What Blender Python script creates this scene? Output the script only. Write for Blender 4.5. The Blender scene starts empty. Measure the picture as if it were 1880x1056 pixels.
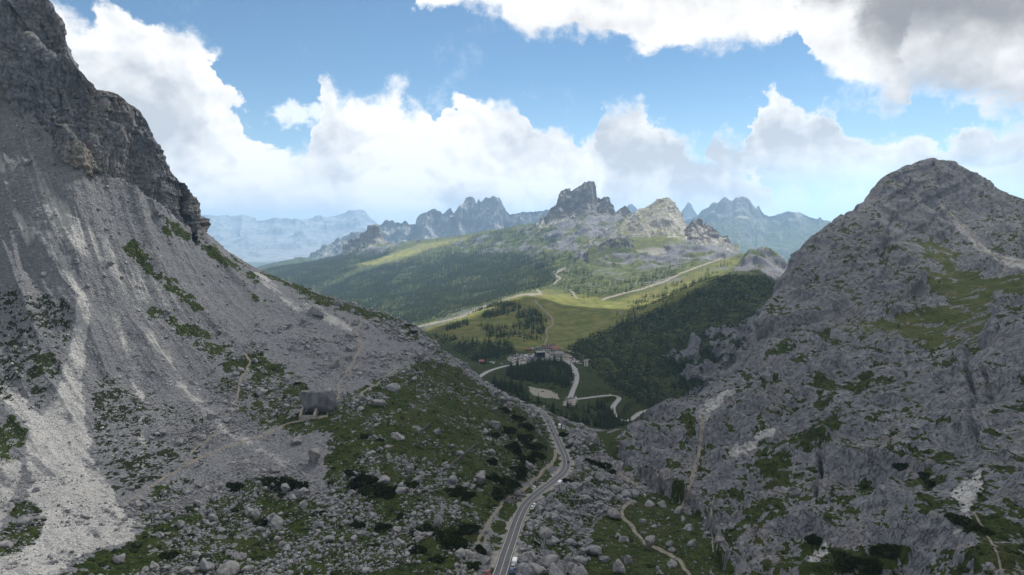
import bpy, math, random
import numpy as np
from mathutils import Vector
rng = np.random.default_rng(7)
random.seed(7)
QUAL = 1.0
SC = bpy.context.scene
COL = SC.collection
# ------------------------------------------------------------------ camera maths
CAMZ, PITCH, FPX, W0, H0 = 250.0, math.radians(5.0), 1247.0, 1880.0, 1056.0
cP, sP = math.cos(PITCH), math.sin(PITCH)

def unproj(px, py, D):
    """the world point at distance D (metres ahead) on the sight line through a photo pixel"""
    px = np.asarray(px, float); py = np.asarray(py, float); D = np.asarray(D, float)
    X = (px - W0 / 2) / FPX; Y = (H0 / 2 - py) / FPX
    t = D / (cP + Y * sP)
    return np.stack([X * t, D + 0 * t, CAMZ + t * (Y * cP - sP)], -1)

def proj(P):
    P = np.asarray(P, float)
    x, y, z = P[..., 0], P[..., 1], P[..., 2] - CAMZ
    dep = y * cP - z * sP
    up = y * sP + z * cP
    return W0 / 2 + FPX * x / dep, H0 / 2 - FPX * up / dep

# ------------------------------------------------------------------ noise
_pr = np.random.default_rng(11)
_perm = np.concatenate([_pr.permutation(256)] * 3).astype(np.int32)
_g = _pr.normal(size=(256, 3)).astype(np.float32); _g /= np.linalg.norm(_g, axis=1)[:, None]
_gx, _gy, _gz = [np.ascontiguousarray(_g[:, i]) for i in range(3)]

def _perlin(x, y, z):
    xi = np.floor(x); yi = np.floor(y); zi = np.floor(z)
    fx = (x - xi).astype(np.float32); fy = (y - yi).astype(np.float32); fz = (z - zi).astype(np.float32)
    xi = xi.astype(np.int32) & 255; yi = yi.astype(np.int32) & 255; zi = zi.astype(np.int32) & 255
    u = fx * fx * fx * (fx * (fx * 6 - 15) + 10)
    v = fy * fy * fy * (fy * (fy * 6 - 15) + 10)
    w = fz * fz * fz * (fz * (fz * 6 - 15) + 10)
    def gr(i, j, k):
        h = _perm[_perm[_perm[(xi + i) & 255] + ((yi + j) & 255)] + ((zi + k) & 255)]
        return _gx[h] * (fx - i) + _gy[h] * (fy - j) + _gz[h] * (fz - k)
    x00 = gr(0, 0, 0); x00 += u * (gr(1, 0, 0) - x00)
    x10 = gr(0, 1, 0); x10 += u * (gr(1, 1, 0) - x10)
    x00 += v * (x10 - x00)
    x01 = gr(0, 0, 1); x01 += u * (gr(1, 0, 1) - x01)
    x11 = gr(0, 1, 1); x11 += u * (gr(1, 1, 1) - x11)
    x01 += v * (x11 - x01)
    return (x00 + w * (x01 - x00)) * 1.5

def perlin(P, f=1.0, off=0.0):
    shp = P.shape[:-1]; Q = P.reshape(-1, 3)
    f3 = np.broadcast_to(np.asarray(f, np.float64), (3,))
    out = np.empty(len(Q), np.float32); n = 400000
    for i in range(0, len(Q), n):
        q = Q[i:i + n] * f3 + off
        out[i:i + n] = _perlin(q[:, 0], q[:, 1], q[:, 2])
    return out.reshape(shp)

def fbm(P, f, octv=5, gain=0.5, lac=2.03, off=0.0):
    a, s, f = 1.0, 0, np.asarray(f, float)
    for o in range(octv):
        s = s + a * perlin(P, f, off + 13.7 * o); a *= gain; f = f * lac
    return s

def ridged(P, f, octv=5, gain=0.5, lac=2.07, off=0.0):
    a, s, f, pw = 1.0, 0, np.asarray(f, float), 1.0
    for o in range(octv):
        n = 1 - np.abs(perlin(P, f, off + 7.3 * o)) * 1.6
        n = n * n * pw
        pw = np.clip(n * 1.6, 0, 1)
        s = s + a * n; a *= gain; f = f * lac
    return s

def billow(P, f, octv=4, gain=0.5, lac=2.1, off=0.0):
    a, s, f = 1.0, 0, np.asarray(f, float)
    for o in range(octv):
        s = s + a * np.abs(perlin(P, f, off + 5.1 * o)); a *= gain; f = f * lac
    return s

def sstep(a, b, x):
    t = np.clip((x - a) / (b - a), 0, 1)
    return t * t * (3 - 2 * t)

# polygon / polyline tests in photo pixels, used to trace ground patches
def in_poly(px, py, poly):
    r = np.zeros(px.shape, bool); n = len(poly)
    for i in range(n):
        x1, y1 = poly[i]; x2, y2 = poly[(i + 1) % n]
        if y1 == y2: continue
        c = ((y1 > py) != (y2 > py)) & (px < (x2 - x1) * (py - y1) / (y2 - y1) + x1)
        r ^= c
    return r

def seg_dist(px, py, pts):
    d = np.full(px.shape, 1e9, np.float32)
    for (x1, y1), (x2, y2) in zip(pts[:-1], pts[1:]):
        dx, dy = x2 - x1, y2 - y1
        t = np.clip(((px - x1) * dx + (py - y1) * dy) / (dx * dx + dy * dy + 1e-9), 0, 1)
        d = np.minimum(d, np.hypot(px - x1 - t * dx, py - y1 - t * dy))
    return d

def poly_sd(px, py, poly):
    """signed distance, positive inside"""
    d = seg_dist(px, py, list(poly) + [poly[0]])
    return np.where(in_poly(px, py, poly), d, -d)

# ------------------------------------------------------------------ scene helpers
def link_mesh(name, verts, faces, mat=None, parent=None, smooth=False, attrs=None):
    me = bpy.data.meshes.new(name)
    V = np.asarray(verts, np.float32)
    if isinstance(faces, np.ndarray):
        k = faces.shape[1]
        me.vertices.add(len(V)); me.vertices.foreach_set('co', V.ravel())
        me.loops.add(faces.size); me.loops.foreach_set('vertex_index', faces.astype(np.int32).ravel())
        me.polygons.add(len(faces))
        me.polygons.foreach_set('loop_start', np.arange(0, faces.size, k, dtype=np.int32))
        me.update(calc_edges=True)
    else:
        me.from_pydata([tuple(v) for v in V], [], [tuple(f) for f in faces]); me.update()
    if smooth:
        me.polygons.foreach_set('use_smooth', np.ones(len(me.polygons), bool))
    for k, a in (attrs or {}).items():
        at = me.attributes.new(k, 'FLOAT', 'POINT'); at.data.foreach_set('value', np.asarray(a, np.float32).ravel())
    if mat: 
        for m in (mat if isinstance(mat, (list, tuple)) else [mat]): me.materials.append(m)
    o = bpy.data.objects.new(name, me); COL.objects.link(o)
    if parent: o.parent = parent
    return o

def tag(o, label=None, cat=None, group=None, kind=None):
    if label: o['label'] = label
    if cat: o['category'] = cat
    if group: o['group'] = group
    if kind: o['kind'] = kind
    return o

def empty(name, loc, rz=0.0, s=1.0):
    o = bpy.data.objects.new(name, None); COL.objects.link(o)
    o.location = loc; o.rotation_euler = (0, 0, rz); o.scale = (s, s, s); o.empty_display_size = 0.5
    return o

# ------------------------------------------------------------------ node helper
class NT:
    def __init__(s, name):
        s.m = bpy.data.materials.new(name); s.m.use_nodes = True
        s.t = s.m.node_tree; s.t.nodes.clear()
        s.out = s.t.nodes.new('ShaderNodeOutputMaterial')
    def n(s, typ, **kw):
        nd = s.t.nodes.new('ShaderNode' + typ)
        ins = kw.pop('ins', {})
        for k, v in kw.items(): setattr(nd, k, v)
        for k, v in ins.items():
            if hasattr(v, 'links') or isinstance(v, bpy.types.NodeSocket): s.t.links.new(v, nd.inputs[k])
            else: nd.inputs[k].default_value = v
        return nd
    def l(s, a, b): s.t.links.new(a, b)
    def attr(s, name): return s.n('Attribute', attribute_name=name).outputs['Fac']
    def noise(s, vec, scale, detail=6, rough=0.55, **kw):
        return s.n('TexNoise', ins={'Vector': vec, 'Scale': scale, 'Detail': detail, 'Roughness': rough, **kw}).outputs[0]
    def math(s, op, a, b=0.0, c=None, clamp=False):
        nd = s.t.nodes.new('ShaderNodeMath'); nd.operation = op; nd.use_clamp = clamp
        for i, v in enumerate([a, b] + ([c] if c is not None else [])):
            if isinstance(v, (int, float)): nd.inputs[i].default_value = v
            else: s.t.links.new(v, nd.inputs[i])
        return nd.outputs[0]
    def ramp(s, fac, lo, hi, to0=0.0, to1=1.0, smooth=True):
        nd = s.n('MapRange', ins={'Value': fac, 'From Min': lo, 'From Max': hi, 'To Min': to0, 'To Max': to1})
        nd.interpolation_type = 'SMOOTHSTEP' if smooth else 'LINEAR'
        return nd.outputs[0]
    def mix(s, fac, a, b, typ='MIX'):
        nd = s.t.nodes.new('ShaderNodeMix'); nd.data_type = 'RGBA'; nd.blend_type = typ
        for k, v in ((0, fac), (6, a), (7, b)):
            if isinstance(v, (int, float)): nd.inputs[k].default_value = v
            elif isinstance(v, tuple): nd.inputs[k].default_value = (*v, 1) if len(v) == 3 else v
            else: s.t.links.new(v, nd.inputs[k])
        return nd.outputs[2]
    def pbr(s, col, rough=0.9, bump=None, bump_d=1.0, bump_s=1.0, spec=0.2, **kw):
        b = s.n('BsdfPrincipled')
        if isinstance(col, tuple): b.inputs['Base Color'].default_value = (*col, 1)
        else: s.l(col, b.inputs['Base Color'])
        if isinstance(rough, (int, float)): b.inputs['Roughness'].default_value = rough
        else: s.l(rough, b.inputs['Roughness'])
        b.inputs['Specular IOR Level'].default_value = spec
        for k, v in kw.items(): b.inputs[k.replace('_', ' ')].default_value = v
        if bump is not None:
            bn = s.n('Bump', ins={'Height': bump, 'Distance': bump_d, 'Strength': bump_s})
            s.l(bn.outputs[0], b.inputs['Normal'])
        s.l(b.outputs[0], s.out.inputs[0])
        return s.m

def flat_mat(name, col, rough=0.8, var=0.15, scale=3.0, metallic=0.0, spec=0.3):
    N = NT(name)
    tc = N.n('TexCoord').outputs['Object']
    nz = N.noise(tc, scale, 4)
    c = N.mix(N.ramp(nz, 0.3, 0.7), tuple(v * (1 - var) for v in col), tuple(min(1, v * (1 + var)) for v in col))
    return N.pbr(c, rough, spec=spec, Metallic=metallic)
# ------------------------------------------------------------------ terrain: surveyed points
# column (photo x) -> list of (photo y, metres ahead) for ground one can see, ('z', height, metres ahead) for ground hidden behind a crest
CTRL = {
-250: [(1056,230),(800,360),(600,440),(400,500),(200,560),(0,610),(-150,640),('z',505,900),('z',300,1300),('z',-100,2200),('z',-250,5000)],
0: [(1056,245),(900,330),(800,385),(720,430),(650,460),(580,482),(500,503),(400,527),(300,550),(200,576),(150,588),(100,596),(50,604),(0,613),(-100,632),('z',515,750),('z',450,900),('z',300,1200),('z',50,2000),('z',-200,4000)],
60: [(1056,250),(900,330),(760,410),(650,455),(570,485),(500,510),(400,535),(300,557),(210,578),(130,588),(50,600),(-30,615),('z',470,720),('z',400,900),('z',250,1300),('z',-100,2500)],
105: [(1056,254),(760,412),(650,455),(500,515),(400,538),(300,562),(250,573),(195,581),(165,594),(100,602),(40,612),('z',425,700),('z',370,850),('z',210,1200)],
140: [(1056,258),(950,310),(850,370),(760,415),(650,455),(550,490),(450,523),(360,550),(290,572),(240,579),(195,586),(140,606),('z',378,700),('z',320,850),('z',190,1200),('z',-150,2500)],
180: [(1056,260),(950,311),(850,371),(700,460),(550,515),(450,545),(350,574),(300,586),(240,594),(172,612),('z',365,700),('z',310,850),('z',180,1200)],
220: [(1056,260),(950,312),(850,372),(700,465),(550,530),(450,560),(350,590),(322,599),(250,609),(178,625),('z',362,700),('z',300,850),('z',170,1200)],
262: [(1056,261),(950,315),(850,376),(700,472),(550,545),(450,580),(348,615),(280,623),(217,635),('z',345,710),('z',280,850),('z',150,1200)],
300: [(1056,262),(950,318),(880,360),(800,405),(700,470),(600,525),(500,575),(430,609),(374,637),(335,645),(302,652),('z',305,720),('z',240,850),('z',130,1150),('z',-150,2500),('z',-250,5000)],
340: [(1056,262),(950,318),(850,378),(700,482),(600,540),(500,600),(400,664),(375,671),(346,679),('z',278,740),('z',210,880),('z',100,1150)],
357: [(1056,262),(850,380),(700,484),(600,545),(500,610),(413,690),('z',240,760),('z',180,900),('z',60,1200)],
450: [(1056,260),(950,322),(850,385),(780,435),(700,492),(600,570),(530,632),(478,700),('z',203,760),('z',120,900),('z',-20,1200),('z',-120,1800),('z',-150,3500),('z',-60,4700),('z',-250,5800)],
510: [('z',-130,2400),('z',-120,3400),(492,4800),('z',-150,5400),('z',-300,6800)],
540: [(950,324),(850,388),(760,455),(700,500),(620,570),(560,635),(518,706),('z',180,770),('z',100,900)],
600: [(1056,262),(950,325),(850,390),(760,455),(700,510),(620,605),(547,713),('z',163,780),('z',90,900),('z',-50,1200),('z',-120,1600),('z',-160,2400),(560,3000),(510,3900),(478,4800),('z',-80,5400),('z',-250,6500)],
690: [(1056,264),(850,392),(760,460),(680,545),(620,620),(572,714),('z',145,780),('z',70,900),('z',-40,1200),('z',-130,2000),(585,2500),(540,3200),(500,3900),(462,4650),(449,4950),('z',60,5500),('z',-200,6600)],
750: [(1056,265),(950,325),(850,395),(760,465),(680,560),(593,714),('z',133,780),('z',60,900),('z',-25,1200)],
790: [(1056,266),(850,397),(740,500),(625,708),('z',112,780),('z',45,900),('z',0,1200),(600,1650),('z',-20,1750),('z',-65,1950),(585,2300),(540,2900),(500,3500),(460,4300),(440,4800),('z',140,5200),('z',-100,6500)],
850: [(1056,268),(950,320),(850,400),(760,500),(671,692),('z',88,760),('z',30,900),(672,1160)],
870: [(690,1100),(650,1330),(620,1480),(590,1680),(573,1790),('z',-25,2000),(560,2350),(530,2800),(490,3500),(450,4300),(430,4700),('z',185,5200),('z',-100,6600)],
890: [(1056,270),(950,326),(880,385),(800,475),(701,690),('z',70,760),('z',20,900)],
930: [(1056,273),(950,335),(850,430),(800,500),(728,675),('z',52,740),('z',15,850),(712,1000)],
940: [(700,1040),(650,1320),(600,1600),(560,1820),(541,1900),('z',15,2120),(530,2550),(490,3200),(450,3900),(417,4500),('z',230,5200),('z',-50,6600)],
1000: [(1056,280),(950,350),(880,410),(800,520),(757,683),('z',45,730),('z',18,810),(741,900),(700,1090),(650,1330),(620,1500),(580,1720),(540,1920),('z',30,2150),(525,2500),(500,2900),(450,3600),(412,4200),('z',285,4600),('z',100,5600)],
1045: [(1056,285),(900,400),(850,466),(800,560),(770,720),(740,950),(700,1130),(660,1290),(640,1380),(600,1620),(560,1900),(545,2000),(530,2350),(500,2700),(450,3300),(402,4100),('z',300,4700),('z',100,5600)],
1130: [(1056,290),(950,370),(900,425),(850,500),(820,640),(790,800),(765,985),(730,1070),(700,1150),(660,1270),(620,1420),(600,1530),(590,1640),(560,1900),(530,2150),(500,2500),(450,3000),(420,3400),(397,3700),('z',320,4000),('z',280,4600),('z',0,6000)],
1220: [(1056,283),(950,376),(900,430),(850,480),(800,530),(749,590),('z',60,660),('z',0,780),('z',-45,950),(750,1130),(720,1200),(650,1340),(600,1470),(563,1590),('z',62,1750),(545,1950),(510,2250),(480,2700),(440,3050),(415,3250),('z',260,3700),('z',150,4500),('z',-150,6000)],
1300: [(1056,290),(950,385),(900,430),(850,470),(800,520),(750,570),(712,625),('z',60,690),('z',-20,840),('z',-80,1020),(700,1220),(640,1310),(580,1430),(521,1600),('z',125,1780),(500,2150),(480,2500),(455,2850),(435,3100),('z',160,3600),('z',-200,6000)],
1365: [(1000,340),(850,460),(700,600),(652,680),('z',80,740),('z',0,900),('z',-60,1080),(640,1330),(560,1480),(508,1620),('z',140,1780),(480,2350),(460,2600),('z',120,3000),('z',-100,4500)],
1390: [(1056,300),(950,380),(900,420),(850,455),(800,495),(750,540),(700,600),(650,690),(618,750),('z',100,810),('z',0,950),('z',-60,1150),(600,1400),(560,1490),(503,1640),('z',140,1850),(460,2300),('z',110,2600),('z',0,3500)],
1425: [(640,700),(560,810),(515,870),('z',140,960),('z',20,1100),('z',0,1300),(560,1500),(512,1650),('z',130,1850),(462,2280),('z',120,2550),('z',-100,3500)],
1460: [(1056,300),(950,375),(850,442),(750,522),(650,635),(570,765),(500,870),(470,905),('z',150,1000),('z',20,1200),('z',-20,1700),('z',90,2150),('z',60,2500),('z',-150,4000)],
1500: [(850,432),(700,560),(600,690),(520,800),(460,880),(422,930),('z',195,1040),('z',60,1250)],
1540: [(1056,295),(950,360),(850,425),(750,505),(650,620),(600,690),(550,750),(500,810),(450,880),(390,985),('z',230,1090),('z',60,1300),('z',-100,2200),('z',-200,5000)],
1590: [(700,545),(600,665),(500,815),(440,900),(400,980),(382,1010),('z',255,1110),('z',100,1300)],
1620: [(1056,285),(950,340),(850,395),(750,470),(650,580),(600,650),(550,740),(500,830),(450,900),(400,980),(320,1070),('z',300,1170),('z',120,1400)],
1660: [(300,1095),('z',320,1190)],
1700: [(1056,270),(950,320),(850,370),(750,435),(670,515),(630,580),(600,650),(550,760),(500,860),(440,950),(380,1030),(330,1080),(286,1115),('z',340,1200),('z',150,1500),('z',-150,3000),('z',-250,5500)],
1750: [(600,625),(550,740),(500,850),(440,955),(380,1040),(303,1120),('z',330,1210)],
1800: [(1056,255),(950,300),(850,345),(750,400),(650,475),(600,575),(540,720),(490,840),(430,960),(380,1060),(332,1125),('z',300,1250),('z',150,1500)],
1845: [(600,520),(560,610),(500,800),(430,950),(356,1140),('z',285,1250)],
1880: [(1056,245),(950,285),(850,325),(750,370),(650,425),(600,480),(560,600),(510,760),(450,900),(400,1050),(371,1150),('z',270,1300),('z',-150,3000),('z',-250,5500)],
2120: [(1056,230),(850,300),(650,380),(500,600),(400,1000),('z',250,1300),('z',150,1600),('z',-100,2500),('z',-250,5000)],
}
_pts = []
for _px, _lst in CTRL.items():
    for _c in _lst:
        if _c[0] == 'z':
            _pts.append(((_px - 940) / FPX / .996, math.log(_c[2]), (_c[1] - CAMZ) / _c[2]))
        else:
            p = unproj(_px, _c[0], _c[1]); _pts.append((p[0] / p[1], math.log(p[1]), (p[2] - CAMZ) / p[1]))
for _X in np.linspace(-1.0, 1.0, 9):
    _pts.append((_X, math.log(90.), (118 - CAMZ) / 90.)); _pts.append((_X, math.log(160.), (112 + 18 * abs(_X) - CAMZ) / 160.))
    _pts.append((_X, math.log(7500.), (-430 - CAMZ) / 7500.))
_pts = np.array(_pts)
KV = 1.3
_A = np.stack([_pts[:, 0], _pts[:, 1] * KV], 1)
_d = np.linalg.norm(_A[:, None] - _A[None], axis=-1)
_n = len(_A)
_M = np.zeros((_n + 3, _n + 3)); _M[:_n, :_n] = -_d + np.eye(_n) * 0.0015
_M[:_n, _n] = 1; _M[:_n, _n + 1:] = _A; _M[_n:, :_n] = _M[:_n, _n:].T
_w = np.linalg.solve(_M, np.concatenate([_pts[:, 2], [0, 0, 0]]))
GX = np.linspace(-1.34, 1.34, 574); GV = np.linspace(math.log(92.), math.log(7400.), 900)
GE = np.empty((len(GX), len(GV)))
for i, X in enumerate(GX):
    q = np.stack([np.full(len(GV), X), GV * KV], 1)
    GE[i] = -np.linalg.norm(q[:, None] - _A[None], axis=-1) @ _w[:_n] + _w[_n] + q @ _w[_n + 1:]
def _blur(a, ax, k):
    ker = np.exp(-0.5 * (np.arange(-3 * k, 3 * k + 1) / k) ** 2); ker /= ker.sum()
    pad = [(0, 0)] * a.ndim; pad[ax] = (3 * k, 3 * k)
    b = np.pad(a, pad, mode='edge')
    return np.apply_along_axis(lambda r: np.convolve(r, ker, 'valid'), ax, b)
GE = _blur(_blur(GE, 0, 1), 1, 1)

def hsmooth(x, y):
    """height of the smooth land form at world x, y"""
    x = np.asarray(x, float); y = np.maximum(np.asarray(y, float), 92.5)
    X = np.clip(x / y, -1.339, 1.339); v = np.log(np.clip(y, 92.5, 7390))
    a = (X - GX[0]) / (GX[1] - GX[0]); b = (v - GV[0]) / (GV[1] - GV[0])
    i = np.clip(a.astype(int), 0, len(GX) - 2); j = np.clip(b.astype(int), 0, len(GV) - 2)
    fa = a - i; fb = b - j
    e = (GE[i, j] * (1 - fa) + GE[i + 1, j] * fa) * (1 - fb) + (GE[i, j + 1] * (1 - fa) + GE[i + 1, j + 1] * fa) * fb
    return CAMZ + e * y

# ------------------------------------------------------------------ terrain: mesh lines, closer together where the land is steep to the eye
NC, NR = int(1520 * QUAL), int(1050 * QUAL)
_ns = int(80 * QUAL)
XC = np.concatenate([np.linspace(-1.32, -.84, _ns, endpoint=False), np.linspace(-.84, .84, NC - 2 * _ns), np.linspace(.84, 1.32, _ns + 1)[1:]])
_v = np.linspace(math.log(120.), math.log(7000.), 1500)
_D = np.exp(_v)
_cx = np.linspace(-1.32, 1.32, 300)
_E = (hsmooth(_cx[:, None] * _D[None], np.broadcast_to(_D, (300, 1500))) - CAMZ) / _D
_run = np.maximum.accumulate(_E, 1)
_vis = np.exp(-np.clip((_run - _E) / 0.012, 0, 20))
_dE = np.abs(np.gradient(_E, axis=1)) * np.maximum(_vis, 0.12)
_den = _dE + 0.00022 + 0.0004 * np.maximum(_vis - .5, 0)
_den = _blur(_blur(_den, 0, 4), 1, 4)
_cum = np.cumsum(_den, 1); _cum = (_cum - _cum[:, :1]) / (_cum[:, -1:] - _cum[:, :1])
_rows = np.stack([np.interp(np.linspace(0, 1, NR), _cum[k], _v) for k in range(300)])     # 300 x NR
_ci = np.interp(XC, _cx, np.arange(300)); _i0 = np.clip(_ci.astype(int), 0, 298); _f = (_ci - _i0)[:, None]
VV = _rows[_i0] * (1 - _f) + _rows[_i0 + 1] * _f
TY = np.exp(VV); TX = XC[:, None] * TY; TZ = hsmooth(TX, TY)
# behind the rock walls (built apart) the ground stays under their skyline
_cw = unproj(*[np.array(c_, float) for c_ in zip(*[(-170,-260,655),(0,-110,640),(75,-14,622),(107,38,614),(128,100,606),(148,136,603),(176,164,606),(214,173,620),(252,202,630),(268,222,634),(284,262,638),(300,298,645),(322,326,660),(340,344,670),(349,365,680),(359,408,690)])])
_ec = np.interp(XC, _cw[:, 0] / _cw[:, 1], (_cw[:, 2] - CAMZ) / _cw[:, 1], right=9.)[:, None] - .035
TZ = np.where((TY > 585) & (TY < 1500) & (XC[:, None] > -9), np.minimum(TZ, CAMZ + _ec * TY), TZ)
T0 = np.stack([TX, TY, TZ], -1)

def grid_normals(T):
    a = np.gradient(T, axis=0); b = np.gradient(T, axis=1)
    n = np.cross(a, b); n /= np.linalg.norm(n, axis=-1, keepdims=True) + 1e-12
    return np.where(n[..., 2:3] < 0, -n, n).astype(np.float32)
# ------------------------------------------------------------------ ground cover traced on the land
PX, PY = proj(T0)
_hid = (_run[_i0] if False else None)
_Egrid = (TZ - CAMZ) / TY
SEEN = (np.maximum.accumulate(_Egrid, 1) - _Egrid) < 0.004
NZ0 = grid_normals(T0)
D = TY

_P0 = np.stack([TX, TY, TZ], -1)
EDGE = fbm(_P0, 1 / 14., 4, off=300) + .6 * fbm(_P0, 1 / 3.5, 3, off=310)
EDGEPX = np.clip(7.0 * FPX / np.hypot(TX, TY) * .35, 1.0, 7.0)
WOBX = fbm(_P0, 1 / 16., 3, off=330); WOBY = fbm(_P0, 1 / 16., 3, off=340)
EDGE = np.where(D > 900, fbm(_P0, 1 / 45., 4, off=320) + .8 * fbm(_P0, 1 / 9., 3, off=321), EDGE).astype(np.float32)
def cover(poly, soft=6.0, dmin=0, dmax=1e9):
    m = np.zeros(D.shape, np.float32)
    xs = [p[0] for p in poly]; ys = [p[1] for p in poly]
    sel = (PX > min(xs) - 3 * soft) & (PX < max(xs) + 3 * soft) & (PY > min(ys) - 3 * soft) & (PY < max(ys) + 3 * soft) & (D > dmin) & (D < dmax)
    if sel.any(): m[sel] = sstep(-soft, soft, poly_sd(PX[sel], PY[sel], poly) + (EDGE[sel] * EDGEPX[sel] if soft < 14 else 0))
    return m

def streak(pts, w, soft=2.0, dmin=0, dmax=1e9):
    m = np.zeros(D.shape, np.float32)
    xs = [p[0] for p in pts]; ys = [p[1] for p in pts]; q = w + 3 * soft
    sel = (PX > min(xs) - q) & (PX < max(xs) + q) & (PY > min(ys) - q) & (PY < max(ys) + q) & (D > dmin) & (D < dmax) & SEEN
    if sel.any():
        k = np.minimum(EDGEPX[sel], 4.0) * (.8 if w < 4 else 1.6)
        w2 = w * (1.12 if w < 4 else 1); m[sel] = 1 - sstep(w2 - soft, w2 + soft, seg_dist(PX[sel] + k * WOBX[sel], PY[sel] + k * WOBY[sel], pts) + (0 if w < 4 else k * EDGE[sel]))
    return m

def most(*a):
    r = a[0]
    for b in a[1:]: r = np.maximum(r, b)
    return r

ROADPX = [(880,1120,240),(898,1090,256),(917,1056,273),(929,1018,294),(939,988,313),(950,955,338),(965,925.5,365),(991.6,901.5,393),(1015.5,883.6,418),(1035,867,444),(1040,851,468),(1036.5,833,497),(1027.5,812,535),(1017,791,582),(1006,771,640),(995,755.5,690),(985,745,735),(970,742,790)]
_rp = np.array(ROADPX, float)
ROAD3 = unproj(_rp[:, 0], _rp[:, 1], _rp[:, 2])
# smooth the road's grade
ROAD3[:, 2] = np.interp(np.arange(len(ROAD3)), np.arange(len(ROAD3)), ROAD3[:, 2])
for _ in range(3): ROAD3[1:-1, 2] = .25 * ROAD3[:-2, 2] + .5 * ROAD3[1:-1, 2] + .25 * ROAD3[2:, 2]

def catmull(P, step):
    P = np.asarray(P, float); out = []
    for i in range(len(P) - 1):
        p0, p1, p2, p3 = P[max(i - 1, 0)], P[i], P[i + 1], P[min(i + 2, len(P) - 1)]
        n = max(2, int(np.linalg.norm(p2 - p1) / step))
        t = np.linspace(0, 1, n, endpoint=False)[:, None]
        out.append(.5 * (2 * p1 + (p2 - p0) * t + (2 * p0 - 5 * p1 + 4 * p2 - p3) * t * t + (3 * p1 - p0 - 3 * p2 + p3) * t ** 3))
    return np.concatenate(out + [P[-1:]])
ROAD3 = catmull(ROAD3, 4.0)
_farr = [(862,705,1150),(879,693,1160),(894,679,1200),(922,671.5,1230),(966,666,1262),(1005,660,1292),(1028,656.6,1308),(1043,662,1285),(1056,674,1235),(1062,688.5,1175),(1060,701,1120),(1051.5,716,1065),(1046,731,1010)]
_farr2 = [(1048,734,1003),(1075,731.5,1005),(1098,728,1022),(1121.7,723.6,1042),(1136.6,727,1030),(1142,732,1013),(1130,738.5,1000),(1121.7,746,985),(1124,758.7,960),(1131,769,935),(1145,774.7,925),(1160,774.7,935),(1164,765,960),(1172.8,754.5,1000),(1192,752,1030),(1221.7,750,1060),(1245,744,1095),(1262,735,1130)]

def on_land(px, py, dmin=100, dmax=7000):
    """first land met along the sight line of a photo pixel (smooth land form)"""
    ds = np.exp(np.linspace(math.log(dmin), math.log(dmax), 900))
    P = unproj(px, py, ds); g = hsmooth(P[:, 0], P[:, 1])
    k = np.argmax(P[:, 2] <= g)
    if P[k, 2] > g[k]: return None
    a, b = ds[max(k - 1, 0)], ds[k]
    for _ in range(18):
        m = .5 * (a + b); q = unproj(px, py, m)
        if q[2] <= hsmooth(q[0], q[1]): b = m
        else: a = m
    return unproj(px, py, b)
FARROADS = []
for L in (_farr, _farr2):
    Q = []
    for a, b, d0 in L:
        q = on_land(a, b, 800, 1500)
        if q is None: q = unproj(a, b, d0)
        Q.append(q)
    Q = np.array(Q)
    for _ in range(2): Q[1:-1] = .2 * Q[:-2] + .6 * Q[1:-1] + .2 * Q[2:]
    FARROADS.append(catmull(Q, 5.0))

# --- zones
nearL = D < 1350
Z_LCLIFF = most(cover([(-900,-900),(80,-900),(112,30),(155,140),(175,160),(262,210),(302,296),(345,340),(366,420),(335,398),(232,328),(150,288),(100,256),(60,208),(0,152),(-900,60)], 5, 0, 1350))
_bx = np.interp(np.log(D), np.log(ROAD3[:, 1]), ROAD3[:, 0], left=ROAD3[0, 0], right=200)
_base = [(1046,1180),(1330,1056),(1325,1000),(1285,950),(1262,925),(1205,900),(1172,870),(1146,838),(1160,815),(1232,742)]
Z_R = cover([(1335,1300),(1330,1056),(1318,1000),(1285,950),(1262,925),(1205,900),(1172,870),(1140,838),(1152,815),(1232,738),(1300,700),(1372,640),(1376,610),(1424,488),(1500,405),(1536,370),(1605,340),(1690,260),(1740,270),(1800,310),(1880,350),(2100,380),(3200,380),(3200,1300)], 2.5, 0, 1330)
Z_HILL = sstep(760, 860, D) * (1 - Z_R) * (1 - (TX < -95 - (D - 760) * .3) * (D < 1400))
Z_L = np.clip(1 - Z_R - Z_HILL, 0, 1)
Z_VAL = Z_L * (PX > 900)

# --- displacement of the land
P3 = np.stack([TX, TY, TZ], -1)
disp = np.zeros(D.shape, np.float32)
def add(mask, fn, thr=0.01):
    s = mask > thr
    if s.any(): disp[s] += mask[s] * fn(P3[s])
_al = P3[..., 0] * .80 - P3[..., 1] * .60      # down the scree fall line
_ac = P3[..., 0] * .60 + P3[..., 1] * .80
# walls: buttresses, ledges, cracks
def cliff(p):
    z = p[:, 2] + 5 * perlin(p, 1 / 60., 3) + .12 * p[:, 0]
    led = (z / 15.) % 1.0; led2 = (z / 5.3) % 1.0
    pw = p + 6 * np.stack([perlin(p, 1 / 40., 301), perlin(p, 1 / 40., 302), 0 * p[:, 0]], -1)
    r = 12 * (ridged(p, (1 / 70., 1 / 70., 1 / 260.), 3, off=5) - 0.9) + 7.0 * billow(pw, (1 / 26., 1 / 26., 1 / 130.), 3, gain=.45, off=9) + 2.2 * billow(pw, (1 / 8., 1 / 8., 1 / 26.), 3, off=19) - 5
    return r + 2.6 * (sstep(0, .2, led) - led) * (.4 + sstep(-.2, .4, perlin(p, 1 / 60., 12))) + .9 * (sstep(0, .3, led2) - led2) + .6 * fbm(p, 1 / 4., 3, off=2)
disp -= 14.0 * Z_LCLIFF
_scree = Z_L * (1 - Z_LCLIFF) * (PX < 1000)
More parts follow.
